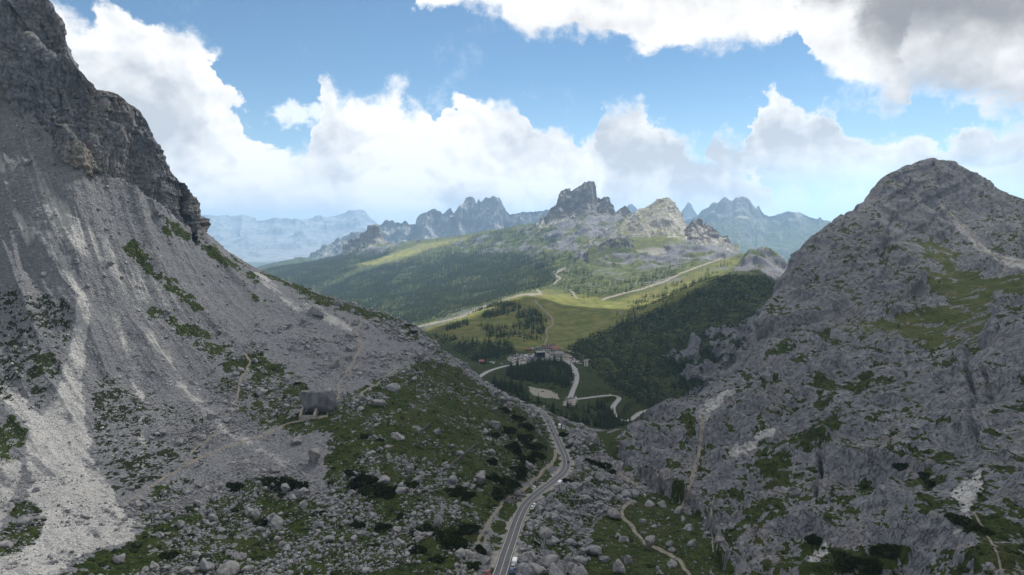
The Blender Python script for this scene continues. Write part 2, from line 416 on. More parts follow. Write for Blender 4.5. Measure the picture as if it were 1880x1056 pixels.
sc_up = _scree * sstep(900, 620, PY + 0.8 * (PX - 250) + 40 * fbm(P3, 1 / 60., 3, off=360))           # open scree, above the boulder field
q = np.stack([_ac / 34., _al / 260., 0 * _al], -1)
s = sc_up > .01
q2 = np.stack([_ac / 9., _al / 110., 0 * _al], -1)
disp[s] += sc_up[s] * (3.2 * (ridged(q[s], 1.0, 4, off=31) - .8) + 1.0 * (ridged(q2[s], 1.0, 3, off=33) - .8) + 1.1 * fbm(P3[s], 1 / 14., 5, off=4))
bf = np.clip(_scree - sc_up, 0, 1) + Z_VAL * 0
BFIELD = np.clip(bf, 0, 1)
add(BFIELD, lambda p: 3.0 * fbm(p, 1 / 45., 3, off=8) + 1.7 * billow(p, 1 / 13., 4, off=6))
MEADOW = cover([(1060,1200),(1062,1056),(1085,975),(1105,945),(1150,925),(1190,905),(1240,920),(1290,960),(1318,1010),(1330,1056),(1330,1200)], 8, 0, 600)
ROCKVAL = cover([(1040,790),(1070,790),(1135,845),(1160,885),(1185,905),(1140,935),(1100,960),(1075,1000),(1060,1056),(1060,1200),(905,1200),(930,1060),(962,965),(1000,915),(1050,870)], 5, 0, 760)
add(np.clip(ROCKVAL * (1 - MEADOW), 0, 1), lambda p: 3.2 * billow(p, 1 / 17., 5, off=16) + 2.0 * fbm(p, 1 / 40., 3, off=18) - 1.5)
add(MEADOW, lambda p: 1.2 * fbm(p, 1 / 30., 4, off=21))
# rock mountain: rounded slabs cut by cracks, long dipping beds
def joints(p):
    ac = p[:, 2] - .40 * p[:, 0] + .12 * p[:, 1] + 5 * fbm(p, 1 / 60., 2, off=81); al = .93 * p[:, 0] + .37 * p[:, 2] + 6 * fbm(p, 1 / 50., 2, off=82)
    q = np.stack([al, p[:, 1], ac], -1)
    slab = billow(q, (1 / 150., 1 / 60., 1 / 26.), 3, gain=.5, off=83); crack = billow(q, (1 / 34., 1 / 70., 1 / 170.), 3, gain=.5, off=84)
    return 8.5 * np.sqrt(np.clip(slab, 0, 2)) + 6.0 * np.sqrt(np.clip(crack, 0, 2)) * (.5 + sstep(-.4, .3, perlin(p, 1 / 140., 85)))
def slabs(p):
    ux = p[:, 0] * .87 - p[:, 2] * .35 + p[:, 1] * .3; uy = p[:, 1]; uz = p[:, 2] * .9 + p[:, 0] * .35
    w = np.stack([ux, uy, uz], -1) + 9 * np.stack([perlin(p, 1 / 50., 41), perlin(p, 1 / 50., 51), perlin(p, 1 / 50., 61)], -1)
    return (15.0 * billow(w, (1 / 80., 1 / 80., 1 / 130.), 2, gain=.4, off=70) + 6.5 * (ridged(w, (1 / 90., 1 / 90., 1 / 60.), 4, off=75) - .9)
            + 2.2 * billow(w, (1 / 19., 1 / 19., 1 / 36.), 2, off=72) + .5 * billow(w, (1 / 5., 1 / 5., 1 / 9.), 2, off=78) + joints(p) - 13)
GR_R = most(cover([(1706,438),(1758,466),(1765,490),(1818,508),(1890,512),(2100,520),(2100,560),(1880,545),(1830,550),(1822,575),(1835,600),(1815,625),(1800,660),(1770,640),(1700,645),(1640,620),(1560,610),(1520,600),(1600,585),(1700,575),(1740,560),(1700,510),(1671,459)], 9, 300, 1200))
DOME = 1 - .5 * sstep(520, 400, PY)
add(Z_R * (1 - .75 * GR_R) * DOME, slabs)
def beds(p):
    b = (p[:, 2] - .40 * p[:, 0] + .12 * p[:, 1] + 7 * fbm(p, 1 / 70., 3, off=76)) / 27.
    b2 = b * 3.1 + .5 * perlin(p, 1 / 30., 77)
    return 9.5 * (sstep(0, .22, b % 1) - b % 1) * (.5 + sstep(-.3, .3, perlin(p, 1 / 120., 79))) + 1.9 * (sstep(0, .3, b2 % 1) - b2 % 1)
add(Z_R * (1 - .85 * GR_R) * (DOME * 1.3 - .3), beds)
GULLY = most(*[streak(g, w_ * .7, 2.6, 0, 1330) for g, w_ in (([(1716,300),(1723,322),(1725,360)], 2.5), ([(1783,330),(1785,362)], 2.5), ([(1815,362),(1824,398)], 3), ([(1830,362),(1842,395),(1852,428)], 3), ([(1876,440),(1880,478)], 3), ([(1551,386),(1547,415)], 3), ([(1514,866),(1508,905),(1502,948)], 4),
    ([(1778,640),(1782,700),(1794,760),(1798,815)], 5), ([(1812,690),(1800,760),(1796,800)], 4), ([(1640,395),(1625,440)], 2.), ([(1672,330),(1668,380)], 2.))])
disp -= 7.0 * GULLY * Z_R * np.clip(.7 + .9 * fbm(P3, 1 / 14., 3, off=350), 0, 1.4)
add(Z_R * GR_R, lambda p: 1.8 * fbm(p, 1 / 25., 5, off=80))
# hills
ROCKY = most(cover([(985,445),(1000,405),(1060,378),(1140,385),(1165,410),(1225,360),(1330,430),(1375,455),(1345,475),(1200,492),(1090,490),(1040,470)], 14, 1600),
             .75 * cover([(800,440),(905,425),(1000,400),(1050,470),(1000,500),(930,480),(850,470)], 14, 2200),
             cover([(640,455),(690,435),(740,450),(720,470),(660,475)], 6, 2500), cover([(1345,500),(1375,462),(1405,448),(1450,470),(1450,520),(1410,515),(1390,500)], 4, 1800, 3000))
DARKHILL = cover([(1035,640),(1090,614),(1150,592),(1250,553),(1330,505),(1380,510),(1450,505),(1450,600),(1380,650),(1300,715),(1240,750),(1170,735),(1110,700)], 6, 1000, 1700)
DCLIFF = cover([(1213,648),(1262,640),(1275,615),(1330,602),(1385,578),(1410,575),(1405,630),(1360,665),(1320,705),(1262,702),(1232,668)], 5, 1000, 1700)
add(Z_HILL, lambda p: 6.0 * fbm(p, 1 / 320., 3, off=90))
add(Z_HILL * ROCKY, lambda p: 16 * (ridged(p, 1 / 130., 5, off=92) - .8) + 4 * billow(p, 1 / 30., 3, off=94))
add(Z_HILL * DARKHILL, lambda p: 10 * (ridged(p, (1 / 110., 1 / 200., 1 / 200.), 4, off=95) - .8))
add(Z_HILL * DCLIFF, lambda p: 10 * ridged(p, (1 / 40., 1 / 60., 1 / 80.), 4, off=96) + 3 * billow(p, 1 / 14., 4, off=97))
add(Z_HILL * np.clip(1 - ROCKY - DARKHILL, 0, 1) * sstep(2100, 2600, D), lambda p: 9 * (ridged(p, 1 / 260., 4, off=98) - .8))

# flatten towards the roads
def flatten(T, dsp, path, half, soft):
    x0, x1, y0, y1 = path[:, 0].min() - 60, path[:, 0].max() + 60, path[:, 1].min() - 60, path[:, 1].max() + 60
    s = np.where((T[..., 0] > x0) & (T[..., 0] < x1) & (T[..., 1] > y0) & (T[..., 1] < y1))
    p = T[s]; best = np.full(len(p), 1e9); zz = np.zeros(len(p))
    for a, b in zip(path[:-1], path[1:]):
        d = b - a; t = np.clip(((p[:, 0] - a[0]) * d[0] + (p[:, 1] - a[1]) * d[1]) / (d[0] ** 2 + d[1] ** 2 + 1e-9), 0, 1)
        dd = np.hypot(p[:, 0] - a[0] - t * d[0], p[:, 1] - a[1] - t * d[1])
        m = dd < best; best[m] = dd[m]; zz[m] = (a[2] + t * d[2])[m]
    return s, best, zz
T1 = T0 + disp[..., None] * NZ0
NEARROAD = np.full(D.shape, 1e9, np.float32)
for path, half, soft in [(ROAD3, 4.6, 16.0)] + [(p, 5.0, 22.0) for p in FARROADS]:
    s, dist, zz = flatten(T1, disp, path, half, soft)
    k = 1 - sstep(half, half + soft, dist)
    T1[s[0], s[1], 2] = T1[s[0], s[1], 2] * (1 - k) + (zz - 0.12) * k
    NEARROAD[s] = np.minimum(NEARROAD[s], dist)
# carve or bank the hollow the road's outer edge falls into
PX, PY = proj(T1)
NRM = grid_normals(T1)
NZ = NRM[..., 2]
_E1 = (T1[..., 2] - CAMZ) / T1[..., 1]
_R1 = np.maximum.accumulate(_E1, 1)
SEEN = (_R1 - _E1) < 0.003
PY_E = PY

def land(px, py, dmin=0):
    """the point of the finished land seen through a photo pixel, and its grid index"""
    # columns are lines of constant x/y; walk outward until the sight line meets the land
    Y = (H0 / 2 - py) / FPX; X = ((px - W0 / 2) / FPX) / (cP + Y * sP)
    c = int(np.clip(round(float(np.interp(X, XC, np.arange(NC)))), 0, NC - 1))
    ok = (PY[c] <= py) & (T1[c, :, 1] > dmin)
    r = int(np.argmax(ok))
    if not ok[r]: return None, (c, NR - 1)
    r0 = max(r - 1, 0); t = (PY[c, r0] - py) / (PY[c, r0] - PY[c, r] + 1e-9); t = min(max(t, 0), 1)
    return T1[c, r0] * (1 - t) + T1[c, r] * t, (c, r)
def ground_z(x, y):
    X = x / y; a = np.clip(float(np.interp(X, XC, np.arange(NC))), 0, NC - 1.001); c = int(a); f = a - c
    z0 = np.interp(y, T1[c, :, 1], T1[c, :, 2]); z1 = np.interp(y, T1[c + 1, :, 1], T1[c + 1, :, 2])
    return z0 * (1 - f) + z1 * f

# ------------------------------------------------------------------ what grows or lies on it (0..1 per point)
n1 = fbm(P3, 1 / 22., 4, off=110); n2 = fbm(P3, 1 / 6., 3, off=120); nb = fbm(P3, 1 / 90., 3, off=130)
q = np.stack([_ac / 11., _al / 90., 0 * _al], -1); nst = fbm(q, 1.0, 4, off=140)
pale = most(
    cover([(60,420),(95,425),(140,520),(166,560),(160,640),(152,720),(165,800),(172,848),(200,888),(222,928),(246,960),(252,993),(175,1010),(135,1030),(100,1058),(0,1070),(-90,1100),(-90,1056),(0,1030),(62,1000),(80,965),(70,930),(45,918),(60,880),(45,830),(62,778),(100,730),(118,678),(133,610),(140,540),(100,480)], 5, 0, 700),
    streak([(-60,660),(0,708),(62,772)], 14, 4, 0, 700), .9 * cover([(-90,850),(0,840),(40,850),(25,930),(0,975),(-90,1000)], 6, 0, 500),
    .35 * streak([(150,540),(235,528),(280,613),(345,723),(400,778),(470,828),(528,858),(596,897)], 13, 9, 0, 700),
    .62 * streak([(300,640),(345,723),(400,778),(470,822),(528,856)], 8, 8, 0, 700),
    .5 * streak([(205,560),(262,740),(262,860)], 7, 6, 0, 700), .6 * streak([(470,505),(540,560),(605,588)], 7, 4, 0, 800), .5 * streak([(560,560),(640,600)], 10, 8, 0, 800),
    .35 * cover([(20,390),(70,388),(85,425),(50,445)], 10, 0, 700), .45 * streak([(20,300),(130,420),(300,560)], 22, 16, 0, 700))
q2 = np.stack([_ac / 4.0, _al / 70., 0 * _al], -1); nst2 = fbm(q2, 1.0, 3, off=145)
strk = np.clip(.30 * sstep(-.1, .7, nst) + .25 * sstep(0, .6, nst2), 0, 1) * sc_up * sstep(-.3, .4, nb + .3)
pale = np.clip((pale * (.86 + .55 * nst + .35 * nst2 + .25 * n2) + strk) * (1 - Z_LCLIFF), 0, 1)
pale = most(pale, *[np.clip(cover(p, 5.0, 200, 1200) * (.85 + .6 * n2 + .45 * n1), 0, .66) for p in (
    [(1280,768),(1289,740),(1342,711),(1348,717),(1312,752),(1298,770)], [(1382,799),(1421,783),(1417,801),(1387,808)], [(1335,840),(1348,815),(1393,809),(1385,826),(1345,843)],
    [(1745,902),(1797,868),(1801,905),(1782,930),(1757,988),(1750,980),(1765,930)], [(1482,1028),(1516,997),(1523,1015),(1499,1031)], [(1800,458),(1850,470),(1900,480),(1900,497),(1850,492)])],
    .5 * cover([(1720,372),(1790,425),(1830,470),(1800,470),(1760,425)], 8, 200, 1300))
_pk = np.clip(pale + .8 * sstep(.05, .5, n2) * 0, 0, 1)
trail = most(*[streak(p, w, .9, a, b) for p, w, a, b in (
    ([(222,929),(280,890),(340,853),(410,823),(470,806),(530,778),(600,764)], 1.7, 0, 700), ([(342,850),(355,828),(400,793)], 1.3, 0, 700), ([(415,763),(435,728),(440,698),(460,663),(450,648)], 1.7, 0, 700),
    ([(602,760),(620,732),(623,705),(636,682),(665,637),(652,605),(670,587)], 1.7, 0, 800), ([(646,732),(691,705),(733,674)], 1.1, 0, 800),
    ([(1022,826),(1015,851),(989,873),(965,895),(926,918),(902,950),(881,982),(872,1015),(874,1056)], 2.6, 0, 700), ([(905,945),(890,990),(893,1040)], 1.6, 0, 500),
    ([(1135,870),(1159,884),(1177,899),(1183,910)], 1.9, 0, 700), ([(1158,918),(1144,931),(1141,949),(1159,967),(1171,982),(1183,997),(1204,1008),(1231,1018),(1249,1030),(1266,1056)], 2.6, 0, 600),
    ([(1290,765),(1287,803),(1285,825),(1270,876),(1257,924),(1245,935)], 3.0, 0, 800), ([(1310,912),(1303,960),(1308,1010)], 1.4, 0, 600), ([(1788,941),(1814,984),(1831,1014),(1840,1056)], 1.8, 0, 600), ([(1345,715),(1350,745)], 1.2, 0, 800),
    ([(1727,375),(1779,424),(1800,459),(1832,473),(1849,494)], 1.6, 200, 1300), ([(1832,473),(1860,482),(1880,478)], 1.6, 200, 1300), ([(1835,510),(1850,488)], 1.6, 200, 1300),
    ([(1106,550),(1147,538),(1178,531),(1224,515),(1250,502),(1285,489),(1319,476.5),(1343,468)], 1.3, 1700, 3500), ([(767,600),(850,581),(876,567),(911,555.5),(957,541),(994,540),(986,531)], 1.5, 1400, 3500),
    ([(1017,521),(1029,511),(1017,504),(1037,492)], 1.5, 1700, 4000), ([(1045,533),(1052,538),(1058,547)], 1.4, 1500, 4000), ([(1066,464),(1089,453.5),(1083,443.5),(1115,420)], 1.2, 2000, 5000),
    ([(983,553),(994,564),(1014,584),(1015,596),(1002,606),(1005,620),(999,633)], 1.3, 1300, 2200), ([(1089,664),(1074,655),(1020,635)], .6, 1200, 1700))])
gravel = most(cover([(970,710),(1000,714),(1022,724),(1026,731),(996,730),(979,726)], 2, 850, 1500), cover([(1034,737),(1058,734),(1057,745),(1036,745)], 1.5, 850, 1500),
              .65 * (1 + n2) * cover([(925,657),(992,648),(1005,640),(1045,650),(1075,670),(1050,668),(1005,662),(945,671)], 2, 1100, 1500), .7 * cover([(1205,748),(1235,735),(1240,742),(1215,756)], 2, 850, 1500), .5 * cover([(1060,725),(1040,728),(1030,745),(1060,748)], 3, 850, 1400))
NRk = 1 - sstep(3.4, 6.0, NEARROAD + 3.0 * n2 + 1.5 * n1)
g_left = most(
    1.0 * streak([(300,412),(390,462),(470,512)], 9, 6, 0, 800), 1.0 * streak([(240,455),(275,490),(360,560)], 9, 7, 0, 800), .95 * streak([(280,573),(380,628),(425,668),(470,718),(520,760)], 12, 9, 0, 800), .7 * streak([(450,520),(485,565)], 5, 5, 0, 800),
    .9 * cover([(480,495),(540,522),(640,555),(760,595),(790,620),(760,625),(650,580),(560,550)], 7, 500, 800),
    .8 * cover([(400,660),(470,640),(560,700),(640,760),(660,800),(560,790),(470,790),(420,740)], 12, 0, 700),
    1.0 * cover([(560,764),(640,755),(670,780),(600,800),(520,800)], 7, 0, 700),
    1.25 * cover([(640,720),(720,690),(800,640),(900,715),(1000,765),(1022,820),(1005,855),(940,900),(900,940),(870,1000),(870,1100),(700,1100),(640,960),(600,880),(600,800)], 16, 0, 760),
    1.0 * cover([(100,1060),(180,1010),(250,985),(260,950),(330,930),(470,880),(600,930),(700,960),(760,1100),(90,1100)], 12, 0, 700),
    .9 * cover([(0,985),(25,935),(45,910),(76,935),(75,985),(30,1022),(0,1040),(-60,1050)], 5, 0, 500), .8 * cover([(-90,740),(15,752),(50,800),(45,835),(0,865),(-90,880)], 6, 0, 500), .6 * cover([(255,860),(320,840),(380,860),(330,920),(260,930)], 10, 0, 500), .7 * cover([(60,640),(110,650),(75,740),(40,700)], 12, 0, 600))
tuft = most(.75 * cover([(-90,530),(130,540),(135,600),(110,680),(65,765),(-90,690)], 10, 0, 700), .8 * cover([(165,700),(200,685),(280,750),(330,850),(290,885),(235,925),(200,885),(170,820)], 10, 0, 700), .6 * cover([(270,700),(400,780),(380,860),(300,860),(240,760)], 14, 0, 700), .45 * cover([(330,560),(440,600),(500,720),(430,760),(350,690)], 16, 0, 800))
n3 = fbm(P3, 1 / 2.0, 2, off=125)
ga = g_left + .75 * n1 + .75 * n2 + .45 * n3 - .10
grass_l = sstep(.36, .62, ga) * (g_left > .02) * (1 - Z_LCLIFF)
tuft_l = sstep(.62, .8, tuft + .65 * n2 + .75 * n3 - .16 + .3 * n1) * (tuft > .02)
gr_r = most(GR_R * (.62 + .35 * sstep(-.4, .3, nb + n1)), *[.8 * cover(p, 9, 200, 1200) for p in (
    [(1490,690),(1530,678),(1537,740),(1500,757)], [(1575,690),(1607,658),(1602,716),(1570,724)], [(1440,797),(1535,763),(1542,790),(1500,828),(1450,822)], [(1385,825),(1450,828),(1472,850),(1440,892),(1400,898),(1388,860)],
    [(1305,905),(1365,888),(1372,915),(1320,932)], [(1470,1000),(1590,998),(1602,1060),(1466,1060)], [(1590,1000),(1680,1003),(1692,1037),(1608,1042)], [(1778,928),(1842,948),(1838,992),(1788,988)], [(1700,1010),(1860,1000),(1880,1060),(1700,1060)],
    [(1390,690),(1440,680),(1430,700),(1400,710)], [(1330,800),(1375,795),(1350,815)], [(1255,760),(1280,745),(1275,800),(1262,810)], [(1350,930),(1440,910),(1450,950),(1380,970)], [(1570,880),(1600,870),(1605,905),(1580,910)], [(1690,885),(1740,870),(1730,900),(1700,910)], [(1720,770),(1770,762),(1765,780)], [(1860,690),(1900,690),(1900,720)])],
    .7 * streak([(1555,478),(1610,462),(1665,450)], 6, 5, 300, 1200), .6 * streak([(1480,520),(1560,500),(1620,480)], 5, 5, 300, 1200), .6 * streak([(1400,650),(1500,620),(1600,600)], 7, 7, 300, 1200))
rocky_r = .42 * sstep(.72, .93, NZ) * Z_R
grr = most(gr_r, rocky_r) + .5 * n1 + .5 * n2 + .35 * n3 + .6 * (NZ - .75)
grass_r = sstep(.48, .66, grr) * Z_R
gm = most(MEADOW * 1.05, .0 * MEADOW) + .35 * n1 + .4 * n2
grass_m = sstep(.45, .7, gm) * (MEADOW > .02)
_rk = fbm(P3, 1 / 130., 4, off=150) + .5 * fbm(P3, 1 / 30., 3, off=151)
ROCKF = Z_HILL * most(ROCKY * np.clip(.62 + .7 * _rk + 1.2 * (.86 - NZ), 0, 1), .5 * sstep(.05, .5, _rk) * (D > 2100) * (PX > 700))
g_hill = Z_HILL * (1 - ROCKF) * (1 - DCLIFF * sstep(-.55, -.1, n1 + .4 * n2 + .5 * nb))
rv_gr = sstep(.30, .55, .5 * sstep(.75, .95, NZ) + .5 * n1 + .35 * n2) * (Z_VAL * (1 - MEADOW))
GRASS = np.clip(most(grass_l, grass_r, grass_m, g_hill, rv_gr), 0, 1) * (1 - sstep(.25, .6, pale) * (1 - g_left * .6))
GRASS *= 1 - np.clip(NRk * .85, 0, 1) * (D < 900)
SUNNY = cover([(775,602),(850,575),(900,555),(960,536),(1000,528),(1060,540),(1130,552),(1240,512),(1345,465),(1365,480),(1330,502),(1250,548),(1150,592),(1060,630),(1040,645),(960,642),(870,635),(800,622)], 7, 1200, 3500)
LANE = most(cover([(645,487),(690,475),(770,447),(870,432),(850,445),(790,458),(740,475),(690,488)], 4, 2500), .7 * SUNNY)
CL = Z_LCLIFF
OCHRE = np.clip(most(CL * sstep(.1, .5, nb + .4 * n1) * (PX < 160) * .9, CL * sstep(.25, .6, nb + .5 * n1) * .6, .35 * cover([(0,130),(70,200),(130,270),(240,330),(200,360),(100,320),(0,250)], 12, 0, 800)), 0, 1)
SCREE = np.clip(_scree * (1 - CL), 0, 1)
# ------------------------------------------------------------------ ground material
def ground_material():
    N = NT('mountain_ground')
    geo = N.n('NewGeometry'); pos = geo.outputs['Position']
    A = {k: N.attr(k) for k in ('grass', 'pale', 'trail', 'ochre', 'scree', 'tuft', 'sunny', 'gravel', 'wood')}
    nf = N.noise(pos, 1.3, 8, .65); nm = N.noise(pos, .22, 7, .6); nl = N.noise(pos, .035, 5, .55); nxl = N.noise(pos, .006, 4, .5)
    vor = N.n('TexVoronoi', feature='F1', ins={'Vector': pos, 'Scale': .55, 'Randomness': 1.0, 'Detail': 2.0}).outputs['Distance']
    vcol = N.n('TexVoronoi', feature='F1', ins={'Vector': pos, 'Scale': .8}).outputs['Color']
    # bare rock: grey limestone, streaked
    mp = N.n('Mapping', ins={'Vector': pos, 'Scale': (.35, .35, .045)}).outputs[0]
    streak_ = N.noise(mp, 1.0, 5, .6)
    rock = N.mix(N.ramp(nm, .3, .72), (.115, .117, .130), (.285, .288, .305))
    rock = N.mix(N.math('MULTIPLY', N.ramp(streak_, .5, .72), .5), rock, (.10, .10, .108))
    rock = N.mix(N.math('MULTIPLY', N.ramp(nf, .46, .7), .42), rock, (.39, .39, .405))
    ck = N.noise(N.n('Mapping', ins={'Vector': pos, 'Rotation': (.3, .5, .4), 'Scale': (.30, .30, .13)}).outputs[0], 1.0, 5, .62)
    crack = N.ramp(N.math('ABSOLUTE', N.math('SUBTRACT', ck, .5)), .022, .0)
    rock = N.mix(N.math('MULTIPLY', crack, N.ramp(nl, .3, .65, .15, .8)), rock, (.035, .035, .04))
    rock = N.mix(N.math('MULTIPLY', N.ramp(nl, .52, .68), .25), rock, (.24, .205, .165))
    rock = N.mix(N.ramp(N.noise(pos, .018, 5, .6), .35, .65, .45, 0), rock, (.125, .127, .142))
    rock = N.mix(N.math('MULTIPLY', A['ochre'], .7), rock, N.mix(N.ramp(nm, .3, .7), (.19, .135, .085), (.34, .26, .18)))
    # scree: stones of many greys
    st = N.mix(N.ramp(vor, .15, .75), (.475, .483, .51), (.155, .158, .168))
    st = N.mix(.35, st, N.mix(N.n('SeparateColor', ins={'Color': vcol}).outputs[0], (.19, .193, .205), (.455, .46, .475)))
    st = N.mix(N.math('MULTIPLY', N.ramp(nm, .5, .7), .4), st, (.17, .165, .155))
    col = N.mix(N.math('MULTIPLY', A['scree'], .8), rock, st)
    pl = N.mix(N.ramp(nf, .3, .7), (.40, .39, .375), (.56, .55, .53))
    col = N.mix(N.ramp(N.math('ADD', A['pale'], N.math('MULTIPLY', N.math('SUBTRACT', nm, .5), .7)), .25, .8), col, pl)
    # grass
    g = N.mix(N.ramp(nm, .3, .7), (.022, .036, .008), (.050, .069, .015))
    g = N.mix(N.math('MULTIPLY', N.ramp(nl, .45, .7), .5), g, (.070, .068, .026))
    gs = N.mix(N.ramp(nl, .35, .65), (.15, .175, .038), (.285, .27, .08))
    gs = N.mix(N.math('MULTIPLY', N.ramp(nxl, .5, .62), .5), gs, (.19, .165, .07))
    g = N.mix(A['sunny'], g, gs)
    wd = N.mix(N.ramp(N.noise(pos, .05, 6, .65), .36, .64), (.040, .058, .018), (.13, .15, .052))
    g = N.mix(A['wood'], g, wd)
    gm = N.ramp(N.math('ADD', A['grass'], N.math('MULTIPLY', N.math('SUBTRACT', nf, .5), .9)), .38, .62)
    col = N.mix(gm, col, g)
    tf = N.ramp(N.math('ADD', A['tuft'], N.math('MULTIPLY', N.math('SUBTRACT', nf, .5), .5)), .4, .6)
    col = N.mix(tf, col, (.03, .036, .016))
    col = N.mix(N.ramp(A['trail'], .3, .7), col, N.mix(N.ramp(nf, .3, .7), (.22, .195, .16), (.33, .30, .255)))
    col = N.mix(N.ramp(A['gravel'], .35, .65), col, N.mix(N.ramp(nm, .3, .7), (.27, .25, .22), (.40, .37, .33)))
    # relief finer than the mesh
    h = N.math('ADD', N.math('MULTIPLY', nf, .55), N.math('MULTIPLY', nm, N.ramp(A['scree'], 0, 1, .55, 1.5)))
    h = N.math('SUBTRACT', h, N.math('MULTIPLY', N.math('MULTIPLY', vor, A['scree']), .7))
    h = N.math('SUBTRACT', h, N.math('MULTIPLY', crack, N.math('SUBTRACT', 1.2, A['scree'])))
    m = N.pbr(col, .95, bump=h, bump_d=1.4, bump_s=.95, spec=.12)
    return m
M_GROUND = ground_material()
# ------------------------------------------------------------------ land objects: one skin, split where the land forms part
slopeg = Z_L * 1.0
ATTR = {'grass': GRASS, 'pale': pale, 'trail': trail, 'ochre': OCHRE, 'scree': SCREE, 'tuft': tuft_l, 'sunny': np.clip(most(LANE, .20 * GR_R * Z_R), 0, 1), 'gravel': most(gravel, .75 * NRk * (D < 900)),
        'wood': np.clip(Z_HILL * (1 - LANE) * most(sstep(1950, 2150, D) * (1 - DARKHILL), .40 * DARKHILL), 0, 1)}
idx = np.arange(NC * NR).reshape(NC, NR)
QUADS = np.stack([idx[:-1, :-1], idx[1:, :-1], idx[1:, 1:], idx[:-1, 1:]], -1)
zone = np.zeros((NC, NR), np.int8)
zone[(Z_L > .5)] = 0
zone[(Z_HILL >= .5)] = 2
zone[(Z_R >= .5)] = 1
_v1 = (PX > 905) & (D < 800) & (TX > _bx + 3.5)
zone[(zone == 0) & _v1] = 3
zone[(Z_L > .5) & (trail > .5)] = 4; zone[(Z_R > .5) & (trail > .5)] = 4; zone[(Z_HILL > .5) & (trail > .5)] = 4
zq = zone[:-1, :-1]
flatT = T1.reshape(-1, 3); flatA = {k: v.reshape(-1) for k, v in ATTR.items()}
LANDOBJ = {}
for k, nm in ((0, 'mountain_slope'), (1, 'rocky_mountain'), (2, 'hills'), (3, 'valley_ground'), (4, 'path')):
    f = QUADS[zq == k].reshape(-1, 4)
    used, inv = np.unique(f, return_inverse=True)
    o = link_mesh(nm, flatT[used], inv.reshape(-1, 4), M_GROUND, smooth=True, attrs={a: v[used] for a, v in flatA.items()})
    o['kind'] = 'structure'; LANDOBJ[k] = o
# ------------------------------------------------------------------ sky: Nishita daylight with fair-weather cumulus in it
SUN_EL, SUN_AZ = 50.0, 36.0          # degrees; azimuth clockwise from straight ahead (+y)
SUNV = np.array([math.sin(math.radians(SUN_AZ)) * math.cos(math.radians(SUN_EL)), math.cos(math.radians(SUN_AZ)) * math.cos(math.radians(SUN_EL)), math.sin(math.radians(SUN_EL))])
world = bpy.data.worlds.new('World'); SC.world = world; world.use_nodes = True
_t = world.node_tree; _t.nodes.clear()
class WN(NT):
    def __init__(s, t): s.t = t
W = WN(_t)
wout = _t.nodes.new('ShaderNodeOutputWorld'); bg = _t.nodes.new('ShaderNodeBackground'); _t.links.new(bg.outputs[0], wout.inputs[0])
sky = W.n('TexSky', sky_type='NISHITA', sun_disc=False, sun_elevation=math.radians(SUN_EL), sun_rotation=math.radians(SUN_AZ), altitude=2300, air_density=1.0, dust_density=.6, ozone_density=1.6)
tc = W.n('TexCoord').outputs['Generated']
sx = W.n('SeparateXYZ', ins={0: tc}).outputs
az = W.math('MULTIPLY', W.math('ARCTAN2', sx[0], sx[1]), 57.29578)
el = W.math('MULTIPLY', W.math('ARCSINE', sx[2]), 57.29578)
P = W.n('CombineXYZ', ins={0: az, 1: W.math('MULTIPLY', el, 1.12), 2: 0.0}).outputs[0]
def off2(vec, off):
    return W.n('VectorMath', operation='ADD', ins={0: vec, 1: (off, off * .37 + 5.0, 0)}).outputs[0]
def wnoise(vec, sc, det, rough, off):
    return W.n('TexNoise', noise_dimensions='2D', ins={'Vector': off2(vec, off), 'Scale': sc, 'Detail': det, 'Roughness': rough}).outputs[0]
def puff(vec, sc, det, off):
    nd = W.n('TexVoronoi', feature='F1', voronoi_dimensions='2D', ins={'Vector': off2(vec, off), 'Scale': sc, 'Detail': det, 'Roughness': .5, 'Lacunarity': 2.3})
    nd.normalize = True
    return W.math('SUBTRACT', 1.0, nd.outputs['Distance'])
wn1 = wnoise(P, .22, 7, .6, 3.0); wn2 = wnoise(P, .22, 7, .6, 41.0)
wa = W.math('MULTIPLY', W.math('SUBTRACT', wn1, .5), 5.5); we = W.math('MULTIPLY', W.math('SUBTRACT', wn2, .5), 3.6)
Pw = W.n('VectorMath', operation='ADD', ins={0: P, 1: W.n('CombineXYZ', ins={0: W.math('MULTIPLY', wa, .45), 1: W.math('MULTIPLY', we, .45), 2: 0.0}).outputs[0]}).outputs[0]
h0 = puff(Pw, .17, 2.6, 0.0)
Pl = W.n('VectorMath', operation='ADD', ins={0: Pw, 1: (.45, .75, 0)}).outputs[0]
h1 = puff(Pl, .17, 2.6, 0.0)
relief = W.math('SUBTRACT', h0, h1)
fine = wnoise(P, 1.1, 5, .6, 77.0)
mass = wnoise(Pw, .085, 4, .55, 13.0)
softn = W.ramp(wnoise(P, .16, 2, .5, 31.0), .42, .66)
aw = W.math('ADD', az, wa); ew = W.math('ADD', el, we)
def px_ang(px, py):
    p = unproj(px, py, 1000.) - np.array([0, 0, CAMZ])
    return math.degrees(math.atan2(p[0], p[1])), math.degrees(math.atan2(p[2], math.hypot(p[0], p[1])))
def curve_of(pts, fac):
    nd = _t.nodes.new('ShaderNodeFloatCurve'); c = nd.mapping.curves[0]
    Q = sorted([px_ang(*p) for p in pts])
    xy = [((a + 45) / 90, (e + 10) / 40) for a, e in Q]
    c.points[0].location = xy[0]; c.points[1].location = xy[-1]
    for q in xy[1:-1]: c.points.new(*q)
    for p in c.points: p.handle_type = 'VECTOR'
    nd.mapping.use_clip = False; nd.mapping.extend = 'HORIZONTAL'; nd.mapping.update()
    _t.links.new(fac, nd.inputs['Value'])
    return W.math('SUBTRACT', W.math('MULTIPLY', nd.outputs[0], 40.0), 10.0)
facw = W.math('DIVIDE', W.math('ADD', aw, 45.0), 90.0)
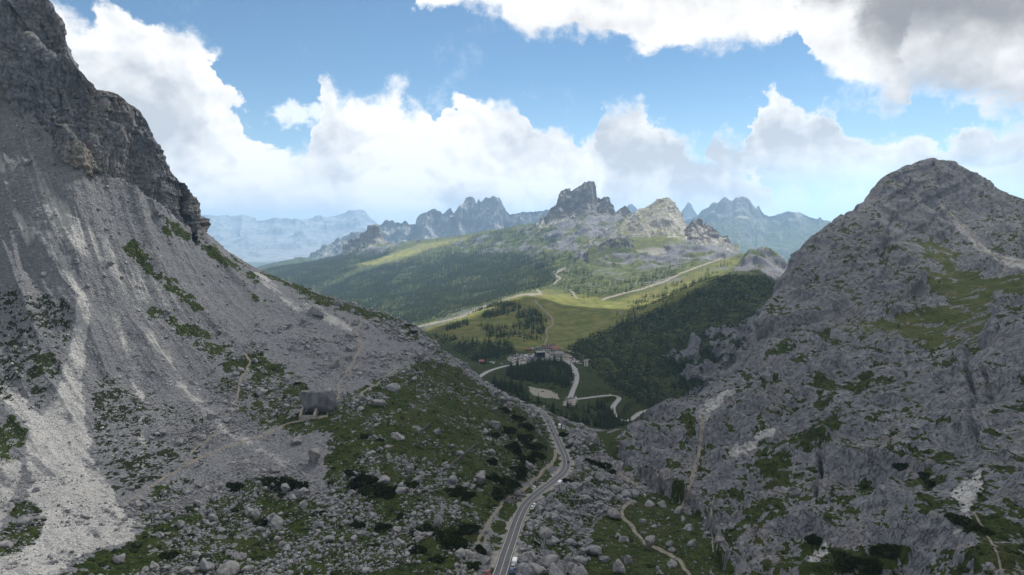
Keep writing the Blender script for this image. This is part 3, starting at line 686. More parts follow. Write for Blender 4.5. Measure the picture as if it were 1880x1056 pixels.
hazeblue = W.math('ADD', 0, 0)
col = None
bright, grey, dark = (.74, .738, .733), (.41, .435, .47), (.22, .225, .24)
def ramp_el(lo, hi): return W.ramp(el, lo, hi)
def layer(base, top=None, bottom=None, soft=.55, deep=5.0, amp=1.3, grey=grey, lowfade=None, gain=1.0, relief_k=.95):
    if top: d = W.math('SUBTRACT', curve_of(top, facw), ew)
    else: d = W.math('SUBTRACT', ew, curve_of(bottom, facw))
    d = W.math('ADD', d, W.math('MULTIPLY', W.math('SUBTRACT', h0, .62), amp * 1.6))
    dn = W.math('ADD', d, W.math('MULTIPLY', W.math('SUBTRACT', fine, .5), W.math('ADD', .7, W.math('MULTIPLY', softn, 1.7))))
    a = W.ramp(dn, W.math('MULTIPLY', softn, -.5), W.math('ADD', soft, W.math('MULTIPLY', softn, 1.2)))
    if lowfade: a = W.math('MULTIPLY', a, ramp_el(*lowfade))
    if gain != 1.0: a = W.math('MULTIPLY', a, gain)
    t = W.ramp(d, .1, deep, smooth=False)
    t = W.math('ADD', W.math('MULTIPLY', t, .55), W.math('MULTIPLY', W.math('SUBTRACT', mass, .455), 3.0))
    t = W.math('SUBTRACT', t, W.math('MULTIPLY', relief, relief_k * 2.6))
    t = W.math('ADD', t, W.math('MULTIPLY', W.math('SUBTRACT', fine, .5), .35))
    t = W.math('MULTIPLY', W.ramp(d, -.1, 1.1), t, clamp=True)
    c = W.mix(t, bright, grey)
    return W.mix(a, base, c), a, d
blue = W.mix(1.0, sky.outputs[0], (.062, .075, .075), 'MULTIPLY')
# whitish veil low over the horizon
veil = W.math('MULTIPLY', W.ramp(el, 13.0, -1.0), W.math('ADD', .35, W.math('MULTIPLY', wnoise(P, .09, 5, .6, 9.0), .8)), clamp=True)
base = W.mix(W.math('MULTIPLY', veil, .4), blue, (.50, .60, .70))
wisp = W.math('MULTIPLY', W.ramp(wnoise(P, .13, 9, .7, 23.0), .56, .75), W.ramp(el, 22, 3))
base = W.mix(W.math('MULTIPLY', wisp, .45), base, (.74, .77, .80))
TOP_C = [(1295,420),(1300,240),(1325,232),(1345,250),(1360,270),(1372,185),(1395,172),(1413,155),(1440,180),(1462,200),(1500,195),(1540,215),(1565,245),(1600,262),(1640,240),(1690,250),(1720,262),(1750,258),(1780,235),(1805,222),(1840,235),(1880,205),(2000,170),(2200,200)]
TOP_B = [(520,430),(560,400),(585,150),(600,145),(625,172),(650,178),(680,165),(715,152),(735,160),(752,185),(775,175),(800,190),(820,215),(830,180),(848,165),(862,180),(880,190),(905,182),(930,185),(965,212),(975,240),(1000,255),(1020,235),(1040,240),(1060,262),(1100,250),(1118,225),(1120,192),(1140,186),(1175,192),(1190,220),(1215,226),(1250,246),(1270,262),(1290,285),(1340,296),(1370,312),(1400,325),(1408,345),(1420,420)]
TOP_A = [(-400,-200),(60,-20),(105,5),(130,18),(150,40),(165,45),(185,12),(215,8),(240,28),(285,45),(310,42),(335,47),(355,52),(380,75),(400,95),(412,120),(420,160),(440,175),(446,205),(452,230),(475,250),(495,268),(520,280),(560,300),(620,330),(700,360),(760,400)]
TOP_M = [(380,420),(440,330),(480,285),(520,268),(545,276),(573,264),(600,262),(618,268),(640,282),(660,272),(680,262),(720,275),(770,260),(820,290),(900,320),(960,345),(1000,420)]
TOP_L = [(300,420),(330,335),(345,326),(400,335),(435,325),(470,320),(505,300),(530,300),(550,305),(575,318),(600,326),(645,338),(690,350),(720,358),(745,366),(765,352),(790,350),(815,372),(850,400)]
TOP_R = [(1395,430),(1420,368),(1440,348),(1465,338),(1490,350),(1510,365),(1530,340),(1550,325),(1575,345),(1605,350),(1640,320),(1700,310),(1800,300),(1900,290),(2200,300)]
BOT_D = [(-600,-500),(300,-420),(640,-150),(760,-22),(775,16),(800,30),(845,38),(900,38),(945,50),(985,60),(1020,66),(1045,72),(1058,92),(1075,82),(1110,68),(1165,88),(1225,106),(1270,92),(1310,82),(1340,92),(1400,90),(1432,85),(1440,66),(1462,60),(1468,98),(1490,112),(1530,130),(1560,150),(1580,180),(1640,205),(1668,208),(1680,165),(1720,165),(1760,190),(1800,196),(1830,205),(1880,212),(2100,230),(2400,240)]
base, _, _ = layer(base, top=TOP_C, lowfade=(1.6, 6.0), deep=6.5, amp=1.1, gain=.97)
base, _, _ = layer(base, top=TOP_B, lowfade=(-.5, 2.2), deep=7.0, amp=1.1)
base, _, _ = layer(base, top=TOP_A, lowfade=(.0, 3.0), deep=7.5, amp=1.1)
base, _, _ = layer(base, top=TOP_M, lowfade=(.0, 3.4), deep=5.0, amp=.8, gain=.85)
base, _, _ = layer(base, top=TOP_L, lowfade=(.2, 2.2), deep=4.0, amp=.8, grey=(.54, .56, .59))
base, _, _ = layer(base, top=TOP_R, lowfade=(-.5, 3.5), deep=5.0, amp=.9, gain=.45, grey=(.56, .59, .63))
base, aD, dD = layer(base, bottom=BOT_D, deep=9.0, amp=1.5, soft=.7, grey=(.32, .335, .365), relief_k=.35)
# darker, smoother belly of the near cloud overhead
belly = W.math('MULTIPLY', W.ramp(W.math('ADD', dD, W.math('MULTIPLY', W.math('SUBTRACT', wnoise(P, .07, 5, .55, 55.0), .5), 7.0)), 2.2, 6.5), W.ramp(az, 1.0, 15.0))
belly = W.math('MULTIPLY', belly, W.math('ADD', .55, W.math('MULTIPLY', wnoise(P, .16, 5, .6, 66.0), .8)), clamp=True)
base = W.mix(W.math('MULTIPLY', belly, .92), base, dark)
for (a0, e0, rx, ry) in [(*px_ang(540, 216), 2.7, .9)]:
    r = W.math('SQRT', W.math('ADD', W.math('POWER', W.math('DIVIDE', W.math('SUBTRACT', aw, a0), rx), 2.0), W.math('POWER', W.math('DIVIDE', W.math('SUBTRACT', ew, e0), ry), 2.0)))
    a = W.math('MULTIPLY', W.ramp(W.math('ADD', r, W.math('MULTIPLY', W.math('SUBTRACT', fine, .5), 1.4)), 1.1, .35), .8)
    base = W.mix(a, base, (.74, .76, .79))
up = W.mix(1.0, base, (1 / .1, 1 / .1, 1 / .1), 'MULTIPLY')
_t.links.new(up, bg.inputs[0]); bg.inputs[1].default_value = .1
sun = bpy.data.lights.new('sun', 'SUN'); sun.energy = 5.0; sun.angle = math.radians(.5); sun.color = (1, .965, .91)
so = bpy.data.objects.new('sun', sun); COL.objects.link(so)
so.rotation_euler = Vector(SUNV).to_track_quat('Z', 'Y').to_euler()
# ------------------------------------------------------------------ camera and output
cam = bpy.data.cameras.new('camera'); co = bpy.data.objects.new('camera', cam); COL.objects.link(co)
co.location = (0, 0, CAMZ); co.rotation_euler = (math.radians(90) - PITCH, 0, 0)
cam.sensor_width = 36; cam.lens = 36 * FPX / W0; cam.clip_end = 90000; cam.clip_start = 1; SC.camera = co
SC.view_settings.view_transform = 'Standard'; SC.view_settings.look = 'None'; SC.view_settings.exposure = 0.64; SC.view_settings.gamma = 1
SC.render.engine = 'CYCLES'
SC.cycles.use_denoising = True
SC.cycles.max_bounces = 4; SC.cycles.diffuse_bounces = 2; SC.cycles.glossy_bounces = 1; SC.cycles.transmission_bounces = 1; SC.cycles.volume_bounces = 1; SC.cycles.transparent_max_bounces = 8
world.cycles.sampling_method = 'MANUAL'; world.cycles.sample_map_resolution = 512
# ------------------------------------------------------------------ far mountains and rock towers
def far_material(name, rock1, rock2, grassc, scree, ns, gz0, gz1, bs, grass_z=None):
    N = NT(name); geo = N.n('NewGeometry'); pos = geo.outputs['Position']
    nz = N.n('SeparateXYZ', ins={0: geo.outputs['True Normal']}).outputs[2]
    a = N.noise(pos, ns, 8, .62); b = N.noise(pos, ns * .22, 5, .55)
    mp = N.n('Mapping', ins={'Vector': pos, 'Scale': (1, 1, .16)}).outputs[0]; s = N.noise(mp, ns * 1.4, 5, .6)
    mh = N.n('Mapping', ins={'Vector': pos, 'Scale': (.1, .1, 1)}).outputs[0]; t = N.noise(mh, ns * 1.3, 5, .6)
    c = N.mix(N.ramp(a, .3, .7), rock1, rock2)
    c = N.mix(N.math('MULTIPLY', N.ramp(s, .5, .68), .55), c, tuple(v * .55 for v in rock1))
    c = N.mix(N.math('MULTIPLY', N.ramp(t, .5, .66), .35), c, tuple(min(1, v * 1.2) for v in rock2))
    gz = N.math('ADD', nz, N.math('MULTIPLY', N.math('SUBTRACT', b, .5), .5))
    sc = N.ramp(gz, gz0, gz0 + .12)
    c = N.mix(N.math('MULTIPLY', sc, N.ramp(a, .35, .6)), c, scree)
    if grassc:
        g = N.ramp(N.math('ADD', gz, N.math('MULTIPLY', N.math('SUBTRACT', a, .5), .4)), gz1, gz1 + .12)
        if grass_z:
            pz = N.n('SeparateXYZ', ins={0: pos}).outputs[2]
            g = N.math('MULTIPLY', g, N.ramp(N.math('ADD', pz, N.math('MULTIPLY', N.math('SUBTRACT', b, .5), 160.0)), grass_z[1], grass_z[0]))
        c = N.mix(g, c, N.mix(N.ramp(a, .35, .65), tuple(v * .6 for v in grassc), grassc))
    return N.pbr(c, .95, bump=N.math('ADD', a, s), bump_d=bs, bump_s=.8, spec=.1)

def massif(name, sil, Dm, zb, front, back, mat, prof, wob=0.0, amp=10.0, f=1 / 60., vert=2.5, step=.8, nt=70, jag=0.0, smooth=True, seed=0., beds=0.0, onland=False):
    """a mountain traced by its skyline, at its real distance and thickness. prof: (share of the way to the front foot, share of the height left)"""
    sil = np.array(sil, float); n = max(24, int((sil[-1, 0] - sil[0, 0]) / step))
    px = np.linspace(sil[0, 0], sil[-1, 0], n); py = np.interp(px, sil[:, 0], sil[:, 1])
    R = unproj(px, py, np.full(n, Dm)); Hh = R[:, 2].copy()
    line = np.stack([R[:, 0], 0 * px, 0 * px], -1)
    if jag: Hh += jag * fbm(line, f * 2.2, 4, off=seed + 3)
    Hh = np.maximum(Hh, zb + 1)
    wobv = wob * fbm(line, f * .6, 4, off=seed + 9)
    tf = np.concatenate([np.linspace(-1, 0, 14)[:-1] , np.linspace(0, 1, nt) ** 1.25])
    pr = np.array(prof, float)
    G = np.zeros((n, len(tf), 3))
    for j, t in enumerate(tf):
        if t < 0: dy, k = -t * back, (1 + t) ** 1.0
        else: dy, k = -t * front, np.interp(t, pr[:, 0], pr[:, 1])
        G[:, j, 0] = R[:, 0] * (Dm + dy) / Dm; G[:, j, 1] = Dm + dy + wobv * (1 - abs(t)); zz = (hsmooth(G[:, j, 0], G[:, j, 1]) - 6) if onland else zb; G[:, j, 2] = zz + (np.maximum(Hh, zz) - zz) * k
    Nn = grid_normals(G)
    fr = np.array([f, f, f / vert])
    m = amp * (ridged(G, fr, 5, off=seed + 20) - .85) + .45 * amp * billow(G, fr * 3.1, 4, off=seed + 30)
    if beds: m = m + beds * (sstep(0, .3, (G[..., 2] / (beds * 5)) % 1) - (G[..., 2] / (beds * 5)) % 1)
    fade = np.clip((G[..., 2] - zb) / (.12 * (Hh.max() - zb) + 1), 0, 1) * np.where(tf < 0.004, .35, 1.0)
    G = G + (m * fade)[..., None] * Nn
    ii = np.arange(G.shape[0] * G.shape[1]).reshape(G.shape[:2])
    F = np.stack([ii[:-1, :-1], ii[1:, :-1], ii[1:, 1:], ii[:-1, 1:]], -1).reshape(-1, 4)
    o = link_mesh(name, G.reshape(-1, 3), F, mat, smooth=smooth); o['kind'] = 'structure'
    return o
M_TOWER = far_material('tower_rock', (.115, .105, .10), (.25, .225, .21), (.10, .12, .04), (.40, .38, .35), .02, .66, .85, 6)
M_DARKT = far_material('dark_outcrop', (.085, .08, .08), (.17, .16, .15), (.07, .09, .03), (.19, .18, .165), .03, .93, .74, 5)
M_SLAB = far_material('slab_rock', (.20, .19, .165), (.40, .375, .335), (.13, .145, .05), (.36, .34, .30), .03, .9, .80, 4)
M_FAR = far_material('far_rock', (.10, .10, .10), (.20, .195, .19), (.06, .085, .04), (.36, .35, .33), .006, .60, .80, 30, grass_z=(150, 420))
M_PALE = far_material('hazy_range_rock', (.13, .13, .13), (.18, .18, .18), None, (.27, .27, .26), .004, .74, .9, 20)
M_FARG = far_material('far_green_rock', (.10, .10, .095), (.19, .185, .17), (.065, .09, .035), (.40, .38, .34), .005, .75, .62, 30, grass_z=(260, 520))
massif('mountain', [(984,412),(990,409),(994,399),(998,396),(1001,404),(1005,399),(1009,388),(1014,381),(1020,376),(1024,366),(1025,358),(1031,350),(1037,347),(1046,345),(1049,351),(1056,345),(1067,340),(1072,335),(1077,335),(1080,333),(1090,332),(1093,344),(1094,357),(1099,364),(1104,367),(1110,362),(1115,364),(1119,372),(1124,381),(1130,389),(1138,383),(1147,379),(1155,383),(1163,396),(1180,412)],
       4300, 285, 330, 200, M_TOWER, [(0, 1), (.05, .93), (.12, .80), (.22, .50), (.34, .24), (.55, .12), (1, -.05)], wob=45, amp=13, f=1 / 60., vert=4, step=.42, nt=90, jag=5, seed=1, onland=True)
massif('mountain', [(1120,432),(1140,412),(1152,402),(1170,388),(1195,375),(1213,366),(1224,362),(1229,364),(1236,372),(1243,383),(1250,396),(1258,412),(1270,425)],
       3300, 195, 520, 160, M_SLAB, [(0, 1), (.06, .90), (.3, .62), (.42, .46), (.5, .30), (.7, .16), (1, -.1)], wob=30, amp=9, f=1 / 90., vert=1.6, step=.42, nt=90, jag=2, seed=2, onland=True, beds=2.5)
massif('mountain', [(1255,425),(1266,412),(1271,402),(1276,406),(1282,401),(1287,403),(1291,412),(1297,407),(1303,413),(1311,420),(1318,428),(1325,434),(1335,431),(1341,440),(1347,452),(1352,466),(1357,482)],
       3120, 175, 260, 120, M_TOWER, [(0, 1), (.08, .8), (.25, .45), (.5, .2), (1, -.1)], wob=20, amp=8, f=1 / 45., vert=3, step=.42, nt=50, jag=3, seed=3, onland=True)
massif('mountain', [(1080,476),(1090,464),(1106,446),(1118,441),(1135,438),(1150,436),(1160,440),(1172,452),(1182,466),(1190,480)], 2960, 165, 200, 90, M_DARKT, [(0, 1), (.1, .85), (.3, .4), (.6, .12), (1, -.1)], wob=18, amp=8, f=1 / 40., vert=2.5, step=.42, nt=40, jag=2, seed=33, onland=True)
massif('mountain', [(628,458),(638,452),(641,441),(646,437),(650,441),(655,438),(658,440),(661,430),(666,427),(671,428),(674,424),(676,414),(682,413),(690,412),(696,414),(700,426),(704,440),(712,446),(725,458)],
       5000, 135, 260, 120, M_TOWER, [(0, 1), (.03, .95), (.14, .45), (.3, .2), (1, -.15)], wob=25, amp=9, f=1 / 60., vert=4, step=.4, nt=60, jag=2, seed=4, onland=True)
massif('mountain', [(540,500),(560,478),(575,464),(600,451),(620,442),(640,429),(670,424),(697,412),(705,407),(718,406),(724,409),(730,406),(737,410),(744,406),(752,411),(762,412),(764,400),(772,393),(790,386),(800,384),(808,388),(812,393),(820,384),(827,381),(832,390),(836,393),(842,380),(850,374),(855,363),(860,361),(866,360),(870,366),(874,374),(878,364),(883,372),(889,364),(893,361),(900,363),(906,360),(911,362),(916,363),(921,372),(928,384),(936,392),(950,392),(962,389),(1000,386),(1040,381)],
       8500, -150, 1500, 900, M_FAR, [(0, 1), (.06, .82), (.14, .55), (.22, .42), (.5, .2), (1, -.1)], wob=160, amp=30, f=1 / 190., vert=5, step=.45, nt=80, jag=20, seed=5)
massif('mountain', [(200,440),(260,408),(330,400),(380,394),(420,399),(440,394),(465,406),(480,404),(505,398),(540,407),(570,401),(600,398),(630,393),(655,387),(668,389),(680,398),(700,412),(730,436),(770,468)],
       20000, -450, 5600, 2400, M_PALE, [(0, 1), (.1, .78), (.3, .5), (.6, .22), (1, -.02)], wob=600, amp=110, f=1 / 1400., vert=1.6, step=.6, nt=80, jag=26, seed=6)
massif('hill', [(400,520),(450,500),(480,487),(505,481),(530,476),(560,473),(585,480),(640,500)], 6500, -300, 900, 600, M_FARG, [(0, 1), (.5, .5), (1, -.05)], wob=60, amp=14, f=1 / 300., vert=1, step=.8, nt=40, seed=7)
massif('mountain', [(1215,425),(1240,408),(1262,404),(1280,396),(1295,385),(1305,377),(1309,371),(1315,374),(1321,371),(1328,362),(1334,367),(1343,370),(1350,363),(1358,361),(1367,363),(1374,367),(1379,375),(1386,382),(1392,376),(1397,386),(1403,393),(1412,396),(1440,392),(1456,391),(1466,389),(1472,391),(1488,399),(1496,401),(1501,397),(1505,403),(1520,406),(1560,422),(1610,440)],
       9000, -260, 2600, 1200, M_FARG, [(0, 1), (.05, .86), (.12, .70), (.3, .50), (.55, .26), (1, -.05)], wob=240, amp=48, f=1 / 520., vert=1.8, step=.5, nt=90, jag=6, seed=8)
massif('mountain', [(1236,415),(1246,398),(1252,386),(1258,378),(1263,371),(1268,374),(1272,382),(1279,392),(1292,405)], 12000, -100, 900, 500, M_FAR, [(0, 1), (.1, .7), (.4, .3), (1, 0)], wob=80, amp=40, f=1 / 300., vert=3, step=.5, nt=40, jag=6, seed=9)
massif('mountain', [(1138,402),(1148,385),(1154,376),(1160,374),(1168,381),(1176,390),(1190,405)], 12000, 100, 800, 500, M_FAR, [(0, 1), (.1, .7), (.4, .3), (1, 0)], wob=60, amp=30, f=1 / 300., vert=3, step=.5, nt=40, jag=6, seed=10)
# the rock walls over the scree slope: skyline and foot traced at their distance, given body behind
_foot = [(-170,40,620),(0,150,586),(60,210,576),(100,250,571),(130,282,570),(150,297,573),(165,303,578),(190,312,588),(222,328,598),(250,347,609),(275,364,620),(298,378,634),(320,387,650),(338,396,664),(350,405,676),(362,418,690)]
_crest = [(-170,-260,655),(0,-110,640),(75,-14,622),(107,38,614),(128,100,606),(148,136,603),(176,164,606),(214,173,620),(252,202,630),(268,222,634),(284,262,638),(300,298,645),(322,326,660),(340,344,670),(349,365,680),(359,408,690)]
def rock_wall():
    def fine(L, n):
        A = np.array(L, float); d = np.concatenate([[0], np.cumsum(np.hypot(*np.diff(A[:, :2], axis=0).T))]); t = np.linspace(0, d[-1], n)
        return unproj(*[np.interp(t, d, A[:, i]) for i in range(3)])
    n, m = 620, 330; ft = np.array(_foot, float); cr = np.array(_crest, float); k = np.linspace(0, len(ft) - 1, n); kk = np.arange(len(ft))
    B = unproj(*[np.interp(k, kk, ft[:, i]) for i in range(3)]); T = unproj(*[np.interp(k, kk, cr[:, i]) for i in range(3)])
    B[:, 2] -= 12; B[:, 1] -= 3
    v = np.linspace(0, 1, m)[None, :, None]; G = B[:, None] * (1 - v) + T[:, None] * v
    # two benches: the wall steps back at each
    hgt = (T[:, 2] - B[:, 2])[:, None]; vv = v[..., 0] + .05 * fbm(G * np.array([1, 1, .2]), 1 / 40., 3, off=401)
    bench = 13 * (sstep(.60, .70, vv) - vv) + 6 * (sstep(.30, .36, vv) - vv); G[..., 1] += bench * np.clip(hgt / 120., 0, 1)
    back = np.linspace(0, 1, 24)[1:][None, :, None]; K = T[:, None] + back * np.array([-30., 70., -35.]) + 0 * B[:, None]
    G = np.concatenate([G, K], 1); N_ = grid_normals(G); N_[..., :] = np.where((N_[..., 1:2] > 0) & (np.arange(G.shape[1])[None, :, None] < m), -N_, N_)
    pw = G + 5 * np.stack([perlin(G, 1 / 30., 311), perlin(G, 1 / 30., 312), 0 * G[..., 0]], -1)
    z = G[..., 2] + 3 * perlin(G, 1 / 40., 313) + .10 * G[..., 0]; led = (z / 13.) % 1; led2 = (z / 4.6) % 1
    d = (11 * (ridged(pw, (1 / 60., 1 / 60., 1 / 240.), 3, off=321) - .9) + 8.5 * billow(pw, (1 / 24., 1 / 24., 1 / 110.), 3, gain=.5, off=322) + 3.0 * billow(pw, (1 / 7., 1 / 7., 1 / 24.), 3, off=323)
         + 2.2 * (sstep(0, .22, led) - led) * (.3 + sstep(-.2, .4, perlin(G, 1 / 50., 324))) + .8 * (sstep(0, .3, led2) - led2) + 1.2 * fbm(G, 1 / 5., 4, off=325) - 4)
    w_ = np.ones(G.shape[1]); w_[m - 14:] = .45; w_[:6] = .3; endf = np.clip((n - 1 - np.arange(n)) / 25., .15, 1)
    G = G + (d * w_[None] * endf[:, None])[..., None] * N_
    px, py = proj(G); och = np.clip(sstep(-.1, .5, fbm(G, 1 / 60., 4, off=331)) * np.where(px < 170, .60, .30) * sstep(-80, 120, py), 0, 1)
    gr = sstep(.55, .75, grid_normals(G)[..., 2] + .35 * fbm(G, 1 / 12., 3, off=341)) * .55
    ii = np.arange(G.shape[0] * G.shape[1]).reshape(G.shape[:2]); F = np.stack([ii[:-1, :-1], ii[1:, :-1], ii[1:, 1:], ii[:-1, 1:]], -1).reshape(-1, 4)
    return tag(link_mesh('cliff', G.reshape(-1, 3), F, M_GROUND, smooth=True, attrs={'ochre': och, 'grass': gr}), kind='structure')
rock_wall()
# the low ground that carries everything out to the horizon
_g = 25500.
_xs = np.linspace(-_g, _g, 60); _ys = np.linspace(-2500., 26000., 60)
_GX, _GY = np.meshgrid(_xs, _ys, indexing='ij'); _GZ = -470 + 0 * _GX
_P = np.stack([_GX, _GY, _GZ], -1); _P[..., 2] += 12 * perlin(_P, 1 / 3000., 2)
_ii = np.arange(3600).reshape(60, 60)
NGm = NT('lowland'); _pos = NGm.n('NewGeometry').outputs['Position']
M_LOW = NGm.pbr(NGm.mix(NGm.ramp(NGm.noise(_pos, .004, 6), .4, .6), (.03, .045, .015), (.075, .09, .03)), .95)
tag(link_mesh('ground', _P.reshape(-1, 3), np.stack([_ii[:-1, :-1], _ii[1:, :-1], _ii[1:, 1:], _ii[:-1, 1:]], -1).reshape(-1, 4), M_LOW, smooth=True), kind='structure')

# ------------------------------------------------------------------ air
hx, hy0, hy1, hz0, hz1 = 25600., -2600., 26100., -520., 850.
hv = [(sx * hx, y, z) for z in (hz0, hz1) for sx, y in ((-1, hy0), (1, hy0), (1, hy1), (-1, hy1))]
hf = [(3, 2, 1, 0), (4, 5, 6, 7), (0, 1, 5, 4), (1, 2, 6, 5), (2, 3, 7, 6), (3, 0, 4, 7)]
HZ = bpy.data.materials.new('haze_air'); HZ.use_nodes = True; HZ.node_tree.nodes.clear()
_o = HZ.node_tree.nodes.new('ShaderNodeOutputMaterial'); _pv = HZ.node_tree.nodes.new('ShaderNodeVolumePrincipled')
_pv.inputs['Color'].default_value = (.46, .70, 1, 1); _pv.inputs['Density'].default_value = 5.8e-5; _pv.inputs['Anisotropy'].default_value = .45
HZ.node_tree.links.new(_pv.outputs[0], _o.inputs['Volume'])
tag(link_mesh('haze', hv, hf, HZ), kind='stuff')

# ------------------------------------------------------------------ unseen cloud sheet, outline and clearness shaped for the shade on the near slopes
def ico(sub):
    import bmesh
    bm = bmesh.new(); bmesh.ops.create_icosphere(bm, subdivisions=sub, radius=1.0)
    V = np.array([v.co[:] for v in bm.verts]); F = np.array([[v.index for v in f.verts] for f in bm.faces]); bm.free()
    return V, F
def shadow_cloud():
    base = 1650.; k = (base - 60.) / SUNV[2]; off = SUNV[:2] * k
    gx = np.arange(-2000, 2400, 14.); gy = np.arange(-900, 2300, 14.); X, Y = np.meshgrid(gx, gy, indexing='ij'); Q = np.stack([X, Y, 0 * X], -1)
    edge = np.interp(X, [-2000, -450, -190, -60, 30, 200, 420, 600, 2400], [1150, 1300, 1640, 1800, 1870, 1890, 1830, 1690, 1600])
    f = np.minimum(edge - Y, np.minimum(Y + 800, np.minimum(X + 1900, 2300 - X))) + 70 * fbm(Q, 1 / 260., 5, off=210)
    f = np.minimum(f, 90 * (np.hypot((X + 246) / 20., (Y - 318) / 34.) - 1))
    th = 150 * np.sqrt(np.clip(f, 0, 400) / 400); m = sstep(0, 120, f)
    top = base + 60 + th * (1 + .5 * billow(Q, 1 / 200., 4, off=220)) * m; bot = base + 58 - 22 * m * (1 + fbm(Q, 1 / 150., 3, off=230))
    ii = np.arange(X.size).reshape(X.shape); ok = f > 0; q = ok[:-1, :-1] | ok[1:, :-1] | ok[1:, 1:] | ok[:-1, 1:]
    F = np.stack([ii[:-1, :-1], ii[1:, :-1], ii[1:, 1:], ii[:-1, 1:]], -1)[q]
    V = np.concatenate([np.stack([X + off[0], Y + off[1], top], -1).reshape(-1, 3), np.stack([X + off[0], Y + off[1], bot], -1).reshape(-1, 3)])
    allv, allf = [V], [np.concatenate([F, F[:, ::-1] + X.size])]
    N = NT('cloud_vapour')
    a = N.n('BsdfDiffuse', ins={'Color': (.92, .93, .95, 1)}); b = N.n('BsdfTranslucent', ins={'Color': (.92, .93, .95, 1)})
    mx = N.n('MixShader', ins={0: .6}); N.l(a.outputs[0], mx.inputs[1]); N.l(b.outputs[0], mx.inputs[2])
    tr = N.n('BsdfTransparent'); px_ = N.n('SeparateXYZ', ins={0: N.n('NewGeometry').outputs['Position']}).outputs
    kx = N.ramp(N.math('SUBTRACT', px_[0], N.math('MULTIPLY', px_[1], -.35)), off[0] + .35 * off[1] - 300, off[0] + .35 * off[1] + 350, .74, .25)  # sheet made clearer by position, to let more sun through there
    ex = N.math('MULTIPLY', N.math('SUBTRACT', px_[0], off[0] + 540.), 1 / 330.); ey = N.math('MULTIPLY', N.math('SUBTRACT', px_[1], off[1] + 1030.), 1 / 260.)
    kx = N.math('ADD', kx, N.math('MULTIPLY', N.ramp(N.math('ADD', N.math('MULTIPLY', ex, ex), N.math('MULTIPLY', ey, ey)), 1.3, 0.0), .34))
    m2 = N.n('MixShader', ins={0: kx}); N.l(mx.outputs[0], m2.inputs[1]); N.l(tr.outputs[0], m2.inputs[2]); N.l(m2.outputs[0], N.out.inputs[0])
    return tag(link_mesh('cloud', np.concatenate(allv), np.concatenate(allf), N.m, smooth=True), kind='stuff')
shadow_cloud()
# ------------------------------------------------------------------ roads
def strip(name, path, offs0, offs1, lift, mat, skirt=0.0, kind='structure', parent=None, dash=None):
    d = np.gradient(path, axis=0); d[:, 2] = 0; d /= np.linalg.norm(d, axis=1)[:, None] + 1e-9
    nrm = np.stack([d[:, 1], -d[:, 0], 0 * d[:, 0]], -1)
    a = path + nrm * offs0; b = path + nrm * offs1; a[:, 2] += lift; b[:, 2] += lift
    rows = [a, b]
    if skirt: 
        a2 = a.copy(); b2 = b.copy(); a2[:, 2] -= skirt; b2[:, 2] -= skirt; a2 -= nrm * .3; b2 += nrm * .3; rows = [a2, a, b, b2]
    V = np.stack(rows, 1); ii = np.arange(V.shape[0] * V.shape[1]).reshape(V.shape[:2])
    F = np.stack([ii[:-1, :-1], ii[:-1, 1:], ii[1:, 1:], ii[1:, :-1]], -1)
    if dash: F = F[(np.arange(len(F)) % dash[1]) < dash[0]]
    o = link_mesh(name, V.reshape(-1, 3), F.reshape(-1, 4), mat, parent=parent, smooth=False); o['kind'] = kind
    return o
def asphalt(name, a, b):
    N = NT(name); pos = N.n('NewGeometry').outputs['Position']
    c = N.mix(N.ramp(N.noise(pos, .35, 6), .3, .7), a, b)
    c = N.mix(N.math('MULTIPLY', N.ramp(N.noise(pos, 2.5, 5), .5, .8), .5), c, tuple(v * 1.35 for v in b))
    return N.pbr(c, .85, spec=.25)
M_ASPH = asphalt('asphalt', (.085, .084, .090), (.115, .114, .118))
M_ASPH2 = asphalt('worn_asphalt', (.26, .26, .262), (.34, .335, .33))
M_LINE = flat_mat('road_paint', (.42, .42, .41), .8, .2, 2.0)
strip('road', ROAD3, -3.1, 3.1, .05, M_ASPH, skirt=.9)
for _o0, _o1 in ((-2.80, -2.52), (2.52, 2.80)): strip('road_marking', ROAD3, _o0, _o1, .075, M_LINE)
strip('road_marking', ROAD3, -.11, .11, .075, M_LINE)
for p in FARROADS: strip('road', p, -4.0, 4.0, .12, M_ASPH2, skirt=.9)

def road_spot(px, py, path, side=0.0):
    """nearest road point to where the sight line meets the road, shifted sideways; returns point and heading"""
    qx, qy = proj(path); k = int(np.argmin((qx - px) ** 2 + (qy - py) ** 2)); k = min(max(k, 1), len(path) - 2)
    d = path[k + 1] - path[k - 1]; h = math.atan2(d[1], d[0]); n = np.array([d[1], -d[0], 0]); n /= np.linalg.norm(n)
    return path[k] + n * side, h

# ------------------------------------------------------------------ rocks
def rock_mesh(seed, sub, cuts=11, flat=(1, 1, 1), rough=.10, planes=None):
    r = np.random.default_rng(seed); V, F = ico(sub)
    V = V * np.array(flat)
    N_ = r.normal(size=(cuts, 3)); N_ /= np.linalg.norm(N_, axis=1)[:, None]
    L = [(n, r.uniform(.42, .74) * np.linalg.norm(n * np.array(flat))) for n in N_]
    if planes: L = [(np.array(n, float) / np.linalg.norm(n), d) for n, d in planes] + L
    for n, d in L:
        s = V @ n - d; m = s > 0; V[m] -= s[m, None] * n * .93
    V += (rough * .7 * fbm(V, 1.6, 4, off=seed * 3.1) - rough * .5 * (1 - np.clip(np.abs(perlin(V, 1.9, seed * 1.7)) * 5, 0, 1)))[:, None] * V / (np.linalg.norm(V, axis=1)[:, None] + 1e-6)
    V[:, 2] -= V[:, 2].min()
    return V, F
